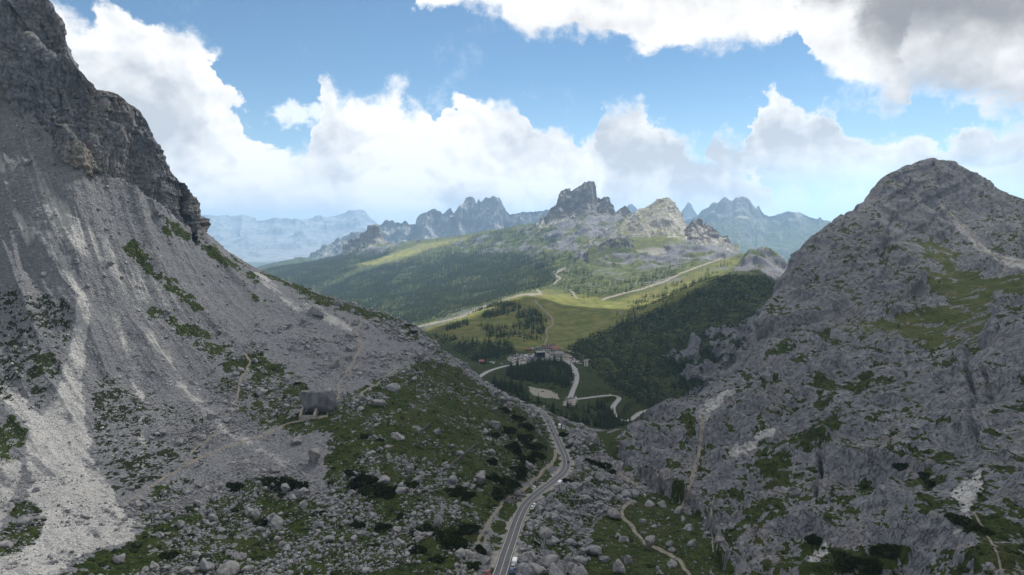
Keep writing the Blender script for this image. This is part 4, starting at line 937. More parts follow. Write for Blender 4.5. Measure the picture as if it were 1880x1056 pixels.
def rock_material():
    N = NT('limestone'); oi = N.n('ObjectInfo').outputs['Random']; geo = N.n('NewGeometry'); pos = geo.outputs['Position']
    nz = N.n('SeparateXYZ', ins={0: geo.outputs['Normal']}).outputs[2]
    a = N.noise(pos, .5, 8, .65); b = N.noise(pos, 2.2, 6, .6); st = N.noise(N.n('Mapping', ins={'Vector': pos, 'Scale': (.9, .9, .12)}).outputs[0], 1.0, 4, .6)
    c = N.mix(N.ramp(a, .3, .7), (.125, .127, .137), (.31, .31, .32))
    c = N.mix(N.math('MULTIPLY', N.ramp(st, .5, .7), .55), c, (.095, .095, .1))
    c = N.mix(N.math('MULTIPLY', N.ramp(b, .5, .75), .5), c, (.36, .357, .35))
    c = N.mix(N.math('MULTIPLY', oi, .25), c, (.27, .24, .20))
    return N.pbr(c, .95, bump=N.math('ADD', a, N.math('MULTIPLY', b, .5)), bump_d=.5, bump_s=.8, spec=.12)
M_ROCK = rock_material()
def mesh_only(name, V, F, mats, smooth=False):
    o = link_mesh(name, V, F, mats, smooth=smooth); me = o.data; bpy.data.objects.remove(o); return me
RT = [mesh_only('boulder', *rock_mesh(20 + i, 4 if i < 6 else 3, 17, f, .16), M_ROCK) for i, f in enumerate([(1, .8, .75), (1, .9, .9), (1.1, .8, .6), (1, .75, 1), (1, 1, .7), (1.2, .8, .8), (1, .8, .7), (1, .9, .85), (1.15, .8, .65), (1, .8, .95), (1, 1, .75), (1.2, .85, .8)])]
RS = [rock_mesh(70 + i, 2, 9, f, .14) for i, f in enumerate([(1, .8, .7), (1, .9, .9), (1.1, .8, .6), (1, .75, .95), (1, 1, .65), (1.2, .8, .8)])]
RS1 = [rock_mesh(90 + i, 1, 6, f, .14) for i, f in enumerate([(1, .8, .7), (1, .9, .9), (1.1, .8, .6), (1, .75, .95)])]
USED_LABEL = {}
def boulder(p, size, k, label, group=None, rz=None, sink=.38, tilt=.15, r=random):
    o = bpy.data.objects.new('boulder', RT[k % len(RT)]); COL.objects.link(o)
    o.location = (p[0], p[1], p[2] - size * .5 * sink); s = size / 2.0
    o.scale = (s, s * r.uniform(.85, 1.15), s * r.uniform(.85, 1.2)); o.rotation_euler = (r.uniform(-tilt, tilt), r.uniform(-tilt, tilt), r.uniform(0, 6.28) if rz is None else rz)
    tag(o, label, 'boulder', group); return o
def m_per_px(p): return math.sqrt(p[0] ** 2 + p[1] ** 2 + (p[2] - CAMZ) ** 2) / FPX
NAMED = [  # photo x, y of the foot, width in photo pixels, label
 (644, 642, 36, 'big rounded boulder on the slope beside the upper end of the footpath'), (579, 578, 44, 'broad grey outcrop boulder on the open scree below the crest'), (546, 812, 34, 'tall pale boulder just below the walled block, by the scree trail'),
 (575, 852, 42, 'wide flat boulder beside the tongue of pale scree'), (733, 806, 30, 'upright pale boulder alone in the green slope'), (767, 886, 34, 'pale pointed boulder among dark shrubs on the green slope'),
 (725, 716, 40, 'long low boulder heap under the second footpath'), (612, 674, 34, 'boulder with a notched top above the walled block'), (600, 724, 32, 'steep boulder standing just uphill of the walled block'),
 (478, 724, 32, 'boulder at the edge of the scree where the upper trail ends'), (691, 742, 34, 'split boulder pair on the slope between two footpaths'), (707, 884, 28, 'boulder above the long belt of dark shrubs'),
 (730, 975, 30, 'boulder beneath the dark shrubs, near the middle of the slope foot'), (807, 962, 32, 'pale boulder between the two round dark shrubs'), (557, 930, 26, 'tall boulder at the end of the pale scree tongue'),
 (520, 905, 26, 'boulder under the wide dark shrub beside the scree tongue'), (735, 1000, 28, 'blocky boulder in the field below the green slope'), (640, 660, 22, 'small boulder tucked beside the big rounded one by the path'),
 (392, 955, 26, 'round boulder above the lowest boulder field, near the scree fan'), (378, 1045, 40, 'large rounded boulder at the bottom of the boulder field'), (418, 1054, 54, 'largest boulder at the bottom edge of the boulder field'),
 (345, 1052, 34, 'boulder beside two larger rounded ones at the field foot'), (220, 1030, 24, 'squat boulder in the grass at the end of the scree fan'), (335, 965, 20, 'lone pale boulder above the field near the trail'),
 (790, 640, 26, 'dark square crag on the crest above the pass'), (620, 560, 26, 'outcrop boulder on the skyline of the slope'), (690, 590, 24, 'low outcrop on the slope crest beside a shrub'),
 (882, 888, 34, 'pale boulder in the grass above the old cart track'), (845, 835, 26, 'flat boulder beside the long dark wall'), (905, 782, 34, 'steep pale boulder near the road bend on the green slope'),
 (1006, 1032, 50, 'wide rectangular block beside the road, upper of the two big blocks'), (1023, 1066, 56, 'large square block at the very foot beside the road'), (1066, 1062, 48, 'slanting block next to the large square block'),
 (980, 1052, 42, 'rounded block between the road and the big square block'), (1003, 984, 34, 'pale blocky boulder stacked above the wide rectangular block'), (1086, 1014, 38, 'grey cubic boulder at the meadow edge'),
 (1108, 1030, 30, 'boulder in the meadow edge beside the cubic boulder'), (1137, 1052, 34, 'lone pale boulder low in the meadow'), (1143, 993, 30, 'flat boulder in the meadow beside the footpath bend'),
 (1192, 1008, 30, 'pointed boulder on the outer side of the footpath in the meadow'), (1229, 1002, 20, 'round boulder alone in the meadow beyond the pointed one'), (1236, 1040, 28, 'boulder next to the end of the meadow footpath'),
 (1190, 929, 26, 'long boulder where the footpath enters the meadow'), (1216, 930, 24, 'low pale boulder beyond the long one at the top of the meadow'), (1126, 952, 34, 'large boulder of the rockfall beside the meadow path'),
 (1060, 895, 32, 'sandy topped boulder just outside the road bend'), (1020, 955, 26, 'upright slab in the rockfall below the parked cars'), (1150, 912, 28, 'boulder at the top of the meadow beside the trail'),
 (1034, 777, 38, 'big boulder beside the far end of the road'), (990, 925, 20, 'boulder on the outer road edge below the cars'), (1100, 880, 30, 'heavy block in the middle of the rockfall'), (1075, 925, 30, 'weathered block halfway down the rockfall'),
 (1048, 1000, 30, 'stone block above the square ones in the rockfall'), (1180, 980, 14, 'small stone beside the pointed boulder in the meadow'), (955, 1000, 16, 'small boulder on the right verge of the road')]
KEEPOUT = []
for i, (px, py, w, lab) in enumerate(NAMED):
    p, _ = land(px, py)
    if p is None: continue
    size = w * m_per_px(p); boulder(p, size, i, lab); KEEPOUT.append((p[0], p[1], size * .5))
# the huge block with masonry walls at its foot
pB, _ = land(571, 766); mB = m_per_px(pB)
V, F = rock_mesh(301, 5, 6, (1.05, .75, .64), .06, planes=[((-.06, -1, .10), .36), ((.85, -.5, .22), .60), ((0, .12, 1), .47), ((-.8, -.2, .6), .70)])
NB = NT('shade_darkened_limestone'); _q = NB.n('TexCoord').outputs['Object']; _s = NB.noise(NB.n('Mapping', ins={'Vector': _q, 'Scale': (3.2, 3.2, 1.1)}).outputs[0], 1.0, 5, .6)
M_DARKR = NB.pbr(NB.mix(NB.ramp(_s, .3, .7), (.085, .087, .093), (.19, .19, .20)), .95, bump=_s, bump_d=.05, spec=.1)  # limestone darkened all over: the shade of its front put into the colour
hb = link_mesh('boulder', V * np.array([1, 1, 1.05]), F, M_DARKR); s = 40 * mB; hb.scale = (s, s, s); hb.location = (pB[0], pB[1] + s * .52, pB[2] - s * .10)
tag(hb, 'huge flat faced grey block with small masonry walls at its foot', 'boulder'); KEEPOUT.append((pB[0], pB[1] + s * .3, s))
def stone_mat(name, a, b):
    N = NT(name); pos = N.n('TexCoord').outputs['Object']
    v = N.n('TexVoronoi', ins={'Vector': pos, 'Scale': 1.6}); c = N.mix(N.n('SeparateColor', ins={'Color': v.outputs['Color']}).outputs[0], a, b)
    return N.pbr(c, .95, bump=v.outputs['Distance'], bump_d=.2, spec=.1)
M_WALL = stone_mat('rubble_wall', (.26, .24, .21), (.42, .39, .34))
M_WALLD = stone_mat('dark_wall', (.05, .048, .045), (.10, .095, .085))
def box_vf(x0, x1, y0, y1, z0, z1):
    return np.array([(x, y, z) for z in (z0, z1) for x, y in ((x0, y0), (x1, y0), (x1, y1), (x0, y1))], float), [(3, 2, 1, 0), (4, 5, 6, 7), (0, 1, 5, 4), (1, 2, 6, 5), (2, 3, 7, 6), (3, 0, 4, 7)]
def join_vf(L):
    V, F, n = [], [], 0
    for v, f in L: V.append(np.asarray(v)); F += [tuple(i + n for i in q) for q in f]; n += len(v)
    return np.concatenate(V), F
wr = empty('ruined_wall', (pB[0] - 5 * mB, pB[1] - .5, pB[2])); tag(wr, 'low masonry wall with two tall wing walls under the huge block', 'wall')
m = mB
link_mesh('front_wall', *box_vf(-11.6 * m, 11.6 * m, -1.2, -.2, -1.5, 4.2 * m), M_WALL, wr)
for sx in (-1, 1):
    V = np.array([(sx * 12 * m - .7, -1.6, -1.5), (sx * 12 * m + .7, -1.6, -1.5), (sx * 12 * m + .7, 7, -1.5), (sx * 12 * m - .7, 7, -1.5), (sx * 12 * m - .7, -1.6, 4.5 * m), (sx * 12 * m + .7, -1.6, 4.5 * m), (sx * 12 * m + .7, 7, 17 * m), (sx * 12 * m - .7, 7, 17 * m)])
    link_mesh('wing_wall', V, box_vf(0, 1, 0, 1, 0, 1)[1], M_WALL, wr)
for pts, lab in (([(815, 866), (835, 849), (855, 832), (873, 816)], 'long dark straight stone wall climbing the green slope'), ([(766, 798), (779, 789), (790, 778)], 'short dark stone wall above the lone pale boulder')):
    P_ = []
    for a, b in pts:
        q, _ = land(a, b)
        if q is not None: P_.append(q)
    P_ = catmull(np.array(P_), 3.0)
    for q in P_: q[2] = ground_z(q[0], q[1])
    d = np.gradient(P_, axis=0); d[:, 2] = 0; d /= np.linalg.norm(d, axis=1)[:, None]; nn = np.stack([d[:, 1], -d[:, 0], 0 * d[:, 0]], -1) * .5
    up = np.array([0, 0, 1.5]); dn = np.array([0, 0, -1.]); V = np.stack([P_ - nn + dn, P_ - nn + up, P_ + nn + up, P_ + nn + dn], 1)
    ii = np.arange(V.shape[0] * 4).reshape(-1, 4); Fq = np.concatenate([np.stack([ii[:-1, a], ii[:-1, (a + 1) % 4], ii[1:, (a + 1) % 4], ii[1:, a]], -1) for a in range(4)] + [ii[:1], ii[-1:, ::-1]])
    tag(link_mesh('stone_wall', V.reshape(-1, 3), Fq, M_WALLD), lab, 'wall')

# --- boulders at random over the fields of fallen rock
cell = np.linalg.norm(np.cross(T1[1:, :-1] - T1[:-1, :-1], T1[:-1, 1:] - T1[:-1, :-1]), axis=-1)
def scatter(density, n, seed, seen=True):
    """n ground points, as many per square metre as the density map says"""
    w = (density[:-1, :-1] * cell * (SEEN[:-1, :-1] if seen else 1)).ravel().astype(np.float64)
    r = np.random.default_rng(seed); k = r.choice(len(w), n, p=w / w.sum()); c, q = np.unravel_index(k, (NC - 1, NR - 1))
    u, v = r.random(n)[:, None], r.random(n)[:, None]
    return T1[c, q] * (1 - u) * (1 - v) + T1[c + 1, q] * u * (1 - v) + T1[c, q + 1] * (1 - u) * v + T1[c + 1, q + 1] * u * v, c, q
clump = 1.3 * sstep(-.25, .35, fbm(P3, 1 / 26., 3, off=160) + .5 * fbm(P3, 1 / 70., 2, off=165)) ** 1.5
inframe = (PX > -40) & (PX < 1920) & (PY < 1100) & (PY > -40)
slope_green = cover([(720,700),(800,650),(900,720),(1000,770),(1010,830),(900,900),(820,880),(740,830)], 20, 0, 760)
b_left = BFIELD * (.04 + clump) * (1 - .72 * slope_green) * (1 - .9 * pale) * sstep(560, 640, PY + .12 * (PX - 400)) * inframe * (NEARROAD > 6)
b_val = np.clip(ROCKVAL * (1 - MEADOW), 0, 1) * (.25 + clump) * inframe * (NEARROAD > 5.5)
b_mead = MEADOW * .10 * inframe; b_foot = Z_R * sstep(820, 960, PY) * sstep(1420, 1200, PX) * .5 * (NZ > .8) * inframe
b_scr = sc_up * (1 - pale) * .06 * inframe
bd = (b_left * 1.0 + b_val * 1.5 + b_mead + b_foot + b_scr) * (trail < .2) * (D < 760)
pts, bc, bq = scatter(bd, 19000, 31)
rb = np.random.default_rng(32)
sizes = .85 * np.exp(rb.normal(0, .75, len(pts))); sizes = np.clip(sizes, .3, 8.0) * np.where(D[bc, bq] > 500, 1.25, 1.0) * np.where(b_val[bc, bq] > .3, 1.35, 1)
dist = np.linalg.norm(pts - np.array([0, 0, CAMZ]), axis=1); app = sizes / dist
bx_, by_ = proj(pts); vis = SEEN[bc, bq] & (bx_ > 0) & (bx_ < 1880) & (by_ < 1050)
for kx, ky, kr in KEEPOUT: app[np.hypot(pts[:, 0] - kx, pts[:, 1] - ky) < kr] *= 0
order = np.argsort(-app * vis); nind = 245
def where_boulder(x, y, rv, md, rt):
    if rv > .3: return ('in the rockfall between the road and the meadow', 'boulders of the rockfall below the road') if y > 930 else ('in the upper rockfall outside the road bend', 'boulders of the upper rockfall')
    if md > .3: return 'lying in the green hollow below the rock mountain', 'boulders in the meadow hollow'
    if rt > .5: return 'at the foot of the dark rock mountain', 'boulders at the rock mountain foot'
    if y > 930 and x < 700: return 'in the lowest boulder field beside the scree fan', 'boulders of the lowest field'
    if x > 700 and y > 850: return 'among dark shrubs low on the green slope', 'boulders low on the green slope'
    if x > 700: return 'scattered high on the green slope towards the crest', 'boulders high on the green slope'
    if y < 690: return 'on the grey stony shoulder under the slope crest', 'boulders under the slope crest'
    return 'in the boulder field around the walled block', 'boulders round the walled block'
for j in order[:nind]:
    ph, gr = where_boulder(bx_[j], by_[j], b_val[bc[j], bq[j]], b_mead[bc[j], bq[j]] * 9, Z_R[bc[j], bq[j]])
    a = app[j] * FPX; szw = 'large' if a > 16 else 'middling' if a > 10 else 'small'
    boulder(pts[j], sizes[j] * 1.15, int(rb.integers(0, 12)), f'{szw} grey limestone boulder {ph}', f'{szw} {gr}', sink=.4)
def merged(name, tmpl, P_, S_, R_, sq, mats, sink=.35, tilt=.25, seed=0, attr=None):
    """many small copies in one mesh"""
    r = np.random.default_rng(seed); pick = r.integers(0, len(tmpl), len(P_)); VV, FF, n, AA = [], [], 0, []
    for t, (v, f) in enumerate(tmpl):
        k = np.where(pick == t)[0]
        if not len(k): continue
        a = R_[k]; ca, sa = np.cos(a)[:, None], np.sin(a)[:, None]; s = S_[k][:, None]
        x = (v[None, :, 0] * ca - v[None, :, 1] * sa) * s; y = (v[None, :, 0] * sa + v[None, :, 1] * ca) * s; z = v[None, :, 2] * s * sq[k][:, None]
        if tilt: 
            tx, ty = r.uniform(-tilt, tilt, (2, len(k), 1)); z = z + x * tx + y * ty
        W_ = np.stack([x + P_[k, 0][:, None], y + P_[k, 1][:, None], z + (P_[k, 2] - S_[k] * sink)[:, None]], -1)
        VV.append(W_.reshape(-1, 3)); FF.append((f[None] + (n + np.arange(len(k)) * len(v))[:, None, None]).reshape(-1, f.shape[1])); n += len(k) * len(v)
        if attr is not None: AA.append(np.repeat(attr[k], len(v)))
    return link_mesh(name, np.concatenate(VV), np.concatenate(FF), mats, attrs={'tone': np.concatenate(AA)} if attr is not None else None)
rest = order[nind:]; rest = rest[app[rest] > 0]
big = rest[app[rest] * FPX > 4]; sm = rest[app[rest] * FPX <= 4]
p2, c2, q2 = scatter(bd * (D < 560) * (1 - .35 * GRASS), 26000, 41); s2 = .36 * np.exp(rb.normal(0, .5, len(p2)))
tag(merged('rubble', RS, pts[big], sizes[big] * .55, rb.uniform(0, 6.28, len(big)), rb.uniform(.7, 1.1, len(big)), M_ROCK, seed=1), kind='stuff')
PP = np.concatenate([pts[sm], p2]); SS = np.concatenate([sizes[sm] * .55, s2])
tag(merged('rubble', RS1, PP, SS, rb.uniform(0, 6.28, len(PP)), rb.uniform(.7, 1.1, len(PP)), M_ROCK, seed=2), kind='stuff')
# fallen stones out on the pale scree
p3, c3, q3 = scatter(np.clip(pale + .45 * sc_up, 0, 1) * inframe * (D < 620) * (Z_R < .5), 14000, 43); s3 = .24 * np.exp(rb.normal(0, .6, len(p3)))
M_STONE = flat_mat('pale_stone', (.42, .41, .39), .95, .25, .7)
tag(merged('stones', RS1, p3, s3, rb.uniform(0, 6.28, len(p3)), rb.uniform(.6, 1, len(p3)), M_STONE, seed=3), kind='stuff')
# ------------------------------------------------------------------ conifers
def tri_list(L): return np.array(L, float).reshape(-1, 3), np.arange(len(L) * 3).reshape(-1, 3)
def conifer(seed, tiers=9, per=10, slim=.21, bare=.08, sub=2):
    """unit height tree: crown of drooping needled boughs; returns crown and trunk"""
    r = np.random.default_rng(seed); T = []
    for t in range(tiers):
        u = t / (tiers - 1.0); z = bare + (1 - bare) * (u ** .92) * .97; R = slim * (1 - u) ** .8 * r.uniform(.78, 1.15) + .012
        n = max(4, int(per * (1 - .5 * u))); a0 = r.uniform(0, 6.28)
        for k in range(n):
            if r.random() < .10: continue
            a = a0 + 6.2832 * k / n + r.uniform(-.25, .25); L = R * r.uniform(.65, 1.2); w = 6.2832 / n * .62
            dr = r.uniform(.25, .6) * L; top = z + .055 * (1 - u) + .012
            tip = np.array([math.cos(a) * L, math.sin(a) * L, z - dr + .02])
            b0 = np.array([0, 0, top]); 
            l = np.array([math.cos(a - w) * L * .62, math.sin(a - w) * L * .62, z - dr * .55]); q = np.array([math.cos(a + w) * L * .62, math.sin(a + w) * L * .62, z - dr * .55])
            T += [(b0, l, tip), (b0, tip, q)]
    V, F = tri_list(T)
    tv, tf = [], []
    for i, (z, R) in enumerate(((-.04, .02), (.3, .014), (.85, .004))):
        tv += [(R * math.cos(6.2832 * k / 6), R * math.sin(6.2832 * k / 6), z) for k in range(6)]
    for i in range(2):
        for k in range(6): tf.append((i * 6 + k, i * 6 + (k + 1) % 6, i * 6 + 6 + (k + 1) % 6, i * 6 + 6 + k))
    return (V, F), (np.array(tv), np.array(tf))
def leaf_mat(name, a, b, tone=False):
    N = NT(name); pos = N.n('NewGeometry').outputs['Position']
    f = N.ramp(N.noise(pos, .9, 4), .3, .7)
    c = N.mix(f, a, b)
    if tone: c = N.mix(N.attr('tone'), c, N.mix(f, (.030, .042, .014), (.065, .082, .026)))
    else: c = N.mix(N.math('MULTIPLY', N.n('ObjectInfo').outputs['Random'], .6), c, N.mix(f, (.030, .042, .014), (.06, .075, .024)))
    return N.pbr(c, .9, spec=.1)
M_NEEDLE = leaf_mat('conifer_needles', (.012, .022, .009), (.030, .047, .018))
M_NEEDLE2 = leaf_mat('conifer_needles_wood', (.012, .022, .009), (.030, .047, .018), True)
M_BARK = flat_mat('bark', (.07, .05, .035), .95)
CON = [conifer(i, 9, 10, s) for i, s in ((1, .20), (2, .24), (3, .17), (4, .28), (5, .22))]
CROWN = [mesh_only('crown', c[0], c[1], M_NEEDLE) for c, t in CON]; TRUNK = [mesh_only('trunk', t[0], t[1], M_BARK) for c, t in CON]
FARC = [conifer(10 + i, 5, 7, s)[0] for i, s in enumerate((.21, .25, .18, .28, .23))]
FARC2 = [conifer(20 + i, 4, 5, s)[0] for i, s in enumerate((.22, .27, .19))]
KNOLL = cover([(935,678),(960,668),(1010,664),(1040,672),(1052,690),(1046,712),(1030,722),(990,715),(960,704),(930,692)], 5, 950, 1400)
VALLEY = most(cover([(905,705),(950,712),(975,730),(1030,752),(1060,750),(1120,750),(1128,775),(1165,780),(1215,765),(1180,800),(1120,815),(1060,790),(1010,770),(960,745),(910,722)], 6, 780, 1300), .8 * cover([(1170,760),(1220,752),(1210,775),(1165,790)], 4, 850, 1300))
PASSW = cover([(790,615),(850,625),(935,632),(945,650),(925,665),(880,668),(845,650)], 5, 1050, 1700)
GROVE = most(cover([(858,578),(885,563),(930,552),(965,560),(940,575),(880,592)], 4, 1500, 2000), cover([(945,575),(985,570),(1008,588),(990,600),(950,600)], 4, 1400, 2000), .7 * cover([(880,600),(1000,600),(990,625),(900,622)], 6, 1350, 1900), cover([(815,602),(855,590),(860,598),(820,610)], 3, 1400, 1900))
RIDGET = .55 * cover([(1130,598),(1130,575),(1180,545),(1260,512),(1330,482),(1345,490),(1310,505),(1250,548),(1160,588)], 5, 1500, 2800)
BIGF = cover([(480,505),(500,488),(560,475),(640,465),(700,462),(780,470),(880,466),(960,470),(1010,490),(1020,515),(985,530),(950,535),(880,560),(800,585),(780,600),(740,597),(640,565),(560,535)], 8, 2000, 5400)
LANE2 = most(cover([(640,490),(700,472),(770,446),(870,430),(862,445),(790,462),(740,480),(690,492)], 3, 2500), .7 * streak([(700,480),(640,505),(560,545)], 5, 4, 2200))
UPF = .28 * cover([(960,470),(1060,470),(1120,520),(1180,505),(1280,480),(1240,505),(1130,545),(1060,545),(1010,520)], 8, 1900, 4200)
HIGHF = .25 * cover([(780,462),(900,428),(1000,410),(1030,450),(1000,480),(880,468)], 8, 2500, 5200)
DH = DARKHILL * (1 - .95 * DCLIFF * sstep(-.55, -.1, n1 + .4 * n2 + .5 * nb))
tn = sstep(-.35, .35, fbm(P3, 1 / 60., 3, off=170))
dens = 14 * KNOLL * tn + 9 * VALLEY * tn + 9 * PASSW * tn + 10 * GROVE * tn + 3.2 * RIDGET * tn + 8.5 * DH * (.15 + .65 * tn)
denf = (BIGF * (1 - LANE2) * (.35 + .65 * sstep(-.4, .3, fbm(P3, 1 / 160., 3, off=171))) + UPF * tn + HIGHF * tn) * (trail < .2)
dens = dens * (trail < .2) * (gravel < .2) * (NEARROAD > 9)
tp, tcx, tq = scatter(dens, 4600, 51)
rt_ = np.random.default_rng(52)
th = rt_.uniform(9, 19, len(tp)) * np.where(DH[tcx, tq] > .3, .85, 1)
tdist = np.linalg.norm(tp - np.array([0, 0, CAMZ]), axis=1); tapp = th / tdist
tx_, ty_ = proj(tp); tor = np.argsort(-tapp * ((tx_ > 0) & (tx_ < 1880)))
def where_tree(c, q):
    for m_, ph, gr in ((KNOLL, 'on the wooded knoll inside the road loop', 'conifers on the knoll inside the road loop'), (VALLEY, 'in the valley beside the winding lower road', 'conifers in the valley by the lower road'),
                       (PASSW, 'in the wood before the car park at the pass', 'conifers by the pass car park'), (GROVE, 'in a grove on the green hill above the pass', 'conifers in groves on the green hill'),
                       (RIDGET, 'standing apart on the sunny ridge meadow', 'conifers on the sunny ridge meadow'), (DH, 'on the dark wooded hillside above the gorge cliff', 'conifers on the dark wooded hillside')):
        if m_[c, q] > .25: return ph, gr
    return 'at the edge of the woods round the pass', 'conifers at the edge of the pass woods'
def tree(p, h, k, label, group):
    e = empty('conifer_tree', p, random.uniform(0, 6.28), h); tag(e, label, 'tree', group)
    for nm, me in (('crown', CROWN[k]), ('trunk', TRUNK[k])):
        o = bpy.data.objects.new(nm, me); COL.objects.link(o); o.parent = e
for j in tor[:280]:
    ph, gr = where_tree(tcx[j], tq[j]); w = 'tall' if th[j] > 16 else 'middling' if th[j] > 12.5 else 'low'
    tree(tp[j] - np.array([0, 0, .2]), th[j], int(rt_.integers(0, 5)), f'{w} dark green conifer {ph}', f'{w} {gr}')
# a few single conifers near the road and on the slopes
for px, py, hp, lab in ((1089, 923, 13, 'small dark conifer alone in the rockfall below the road'), (1167, 917, 9, 'tiny conifer beside the footpath at the meadow top'), (1665, 514, 10, 'lone little conifer on the grassy shoulder of the rock mountain'), (1725, 520, 8, 'dwarf conifer on the rock shoulder near the grass saddle'), (1649, 602, 9, 'small conifer above the cliff band of the rock mountain'), (1574, 603, 8, 'small conifer on the ledge below the rock shoulder'), (1751, 652, 9, 'dark conifer at the lower rim of the mountain meadow')):
    p, _ = land(px, py)
    if p is not None: tree(p - np.array([0, 0, .2]), max(2.2, hp * m_per_px(p)), 3, lab, None)
rest = tor[280:]
tag(merged('forest', FARC, tp[rest], th[rest], rt_.uniform(0, 6.28, len(rest)), np.ones(len(rest)), M_NEEDLE2, sink=.02, tilt=.0, seed=5, attr=np.where(DH[tcx[rest], tq[rest]] > .3, .4, .6) * rt_.random(len(rest))), kind='stuff')
fp, fc, fq = scatter(denf, int(52000), 61); fh = rt_.uniform(11, 24, len(fp))
tag(merged('forest', FARC2, fp, fh, rt_.uniform(0, 6.28, len(fp)), np.ones(len(fp)), M_NEEDLE2, sink=.02, tilt=.0, seed=6, attr=np.clip(rt_.normal(.22, .25, len(fp)), 0, 1)), kind='stuff')

# ------------------------------------------------------------------ mountain pine shrubs
def shrub_mesh(seed, n=420, flat=.55):
    r = np.random.default_rng(seed); T = []
    for _ in range(n):
        d = r.normal(size=3); d[2] = abs(d[2]); d /= np.linalg.norm(d); rad = r.uniform(.72, 1.0) * (1 + .25 * math.sin(3 * math.atan2(d[1], d[0]) + seed))
        c = d * rad * np.array([1, 1, flat]); up = d + r.normal(size=3) * .5; up /= np.linalg.norm(up); s = np.cross(up, r.normal(size=3)); s /= np.linalg.norm(s); h = r.uniform(.12, .24); w = .07
        T += [(c - s * w, c + s * w, c + up * h), (c - np.cross(s, up) * w, c + np.cross(s, up) * w, c + up * h)]
    iv, jf = ico(2); core = iv * np.array([.86, .86, .80 * flat]); core[:, 2] = np.maximum(core[:, 2], -.12); core *= (1 + .2 * fbm(iv, 1.4, 3, off=seed))[:, None]
    V, F = tri_list(T)
    return np.concatenate([V, core]), np.concatenate([F, jf + len(V)])
M_PINE = leaf_mat('mountain_pine', (.013, .021, .009), (.034, .050, .020)); M_PINE2 = leaf_mat('mountain_pine_low', (.014, .022, .009), (.034, .050, .020), True)
SH = [mesh_only('shrub', *shrub_mesh(i, 900), M_PINE) for i in range(5)]
SHS = [shrub_mesh(10 + i, 110) for i in range(4)]
SHN = [(500,885,34,'wide dark shrub beside the pale scree tongue'),(525,890,44,'dark spreading shrub next to the scree tongue tip'),(552,893,30,'dark shrub at the end of the wide row by the scree'),(670,803,26,'round dark shrub below the huge walled block'),(697,808,14,'small round shrub beside the larger round one'),(646,868,24,'dark shrub at the upper end of the shrub belt'),(665,885,40,'dark shrub in the upper middle of the long belt'),(690,900,44,'big dark shrub in the middle of the long belt'),(720,905,38,'dark shrub at the lower end of the long belt'),(655,965,26,'dark shrub low between pale boulders'),(586,945,22,'dark shrub beside the fading scree tongue'),(703,968,28,'dark shrub under the long belt'),(757,860,20,'dark shrub above the pale pointed boulder'),(752,892,28,'dark shrub left of the pale pointed boulder'),(738,950,26,'dark shrub between belt and road slope'),(835,905,40,'dark sprawling shrub on the green slope by a pale boulder'),(858,912,32,'dark shrub at the end of the sprawling patch'),(780,976,44,'big round dark shrub beside the pale boulder'),(818,985,44,'big dark shrub beneath the sprawling patch'),(858,972,36,'dark shrub beside the cart track bank'),(838,1002,42,'lowest of the big dark shrubs by the cart track'),(912,905,40,'dark shrub on the bank over the old track'),(926,888,44,'dark shrub belt over the rocks by the track bend'),(950,868,40,'dark shrub on the bank above the bend'),(962,845,36,'dark shrub above the road bank near a pale rock'),(940,825,40,'dark shrub high over the road bank'),(975,822,34,'dark shrub close above the road'),(985,838,30,'dark shrub at the top of the road cutting'),(900,850,26,'dark shrub alone mid green slope'),(930,790,30,'dark shrub beside the steep pale boulder'),(922,755,28,'dark shrub near the spur crest above the road'),(905,800,24,'dark shrub just under the spur crest'),(945,770,30,'dark shrub on the spur over the road end'),(965,785,30,'dark shrub lower on the spur over the road'),(960,805,34,'thick dark shrub on the road spur'),(905,880,28,'dark shrub between the wall and the track'),(757,610,16,'dark shrub on the skyline crest'),(745,598,12,'tiny dark shrub on the crest'),(625,550,12,'low dark shrub on the upper skyline'),(545,705,12,'dark tuft shrub on the stony shoulder'),(880,1010,26,'dark shrub beside the cart track foot'),(866,1040,28,'dark shrub at the lowest bend of the cart track'),(762,1010,30,'dark shrub in the lowest boulder field'),(800,1030,30,'dark shrub by the road slope foot'),(430,895,28,'dark shrub in the boulder field below the trail'),(480,960,24,'dark shrub between boulders, low middle'),(310,1020,24,'dark shrub among boulders by the scree fan'),(345,985,18,'small dark shrub above the lowest boulders'),(985,1000,16,'dark shrub on the right road verge'),(975,1020,18,'dark shrub between verge and rounded block'),(1038,885,22,'green shrub by the sandy boulder at the bend'),(988,955,14,'dark shrub on the outer verge below the cars'),(1105,858,30,'dark shrub patch in the upper rockfall'),(1080,850,28,'dark shrub at the head of the rockfall'),(1120,868,22,'dark shrub low in the upper rockfall'),(1035,800,22,'green shrub by the parked cars at the road end'),(1050,822,20,'green shrub outside the road above the bend'),(1600,1040,40,'dark shrub patch at the rock mountain foot'),(1560,1030,40,'dark shrub in the gully at the rock mountain foot'),(1640,1012,36,'dark shrub under the lower rock face'),(1790,955,30,'dark shrub beside the pale gully scree'),(1820,975,34,'dark shrub on the gully bank by the thin trail'),(1670,860,26,'dark shrub on a ledge of the big rock face'),(1715,872,18,'small dark shrub on the rock face ledge'),(1500,990,24,'dark shrub under a small scree patch'),(1730,890,22,'dark shrub above the pale gully scree')]
for i, (px, py, w, lab) in enumerate(SHN):
    p, _ = land(px, py)
    if p is None: continue
    s = w * m_per_px(p) * .5; o = bpy.data.objects.new('shrub', SH[i % 5]); COL.objects.link(o); o.location = p - np.array([0, 0, s * .1]); o.rotation_euler = (0, 0, i * 1.7)
    o.scale = (s * random.uniform(1, 1.25), s * random.uniform(.8, 1.1), s * random.uniform(.7, 1.0)); tag(o, lab, 'shrub')
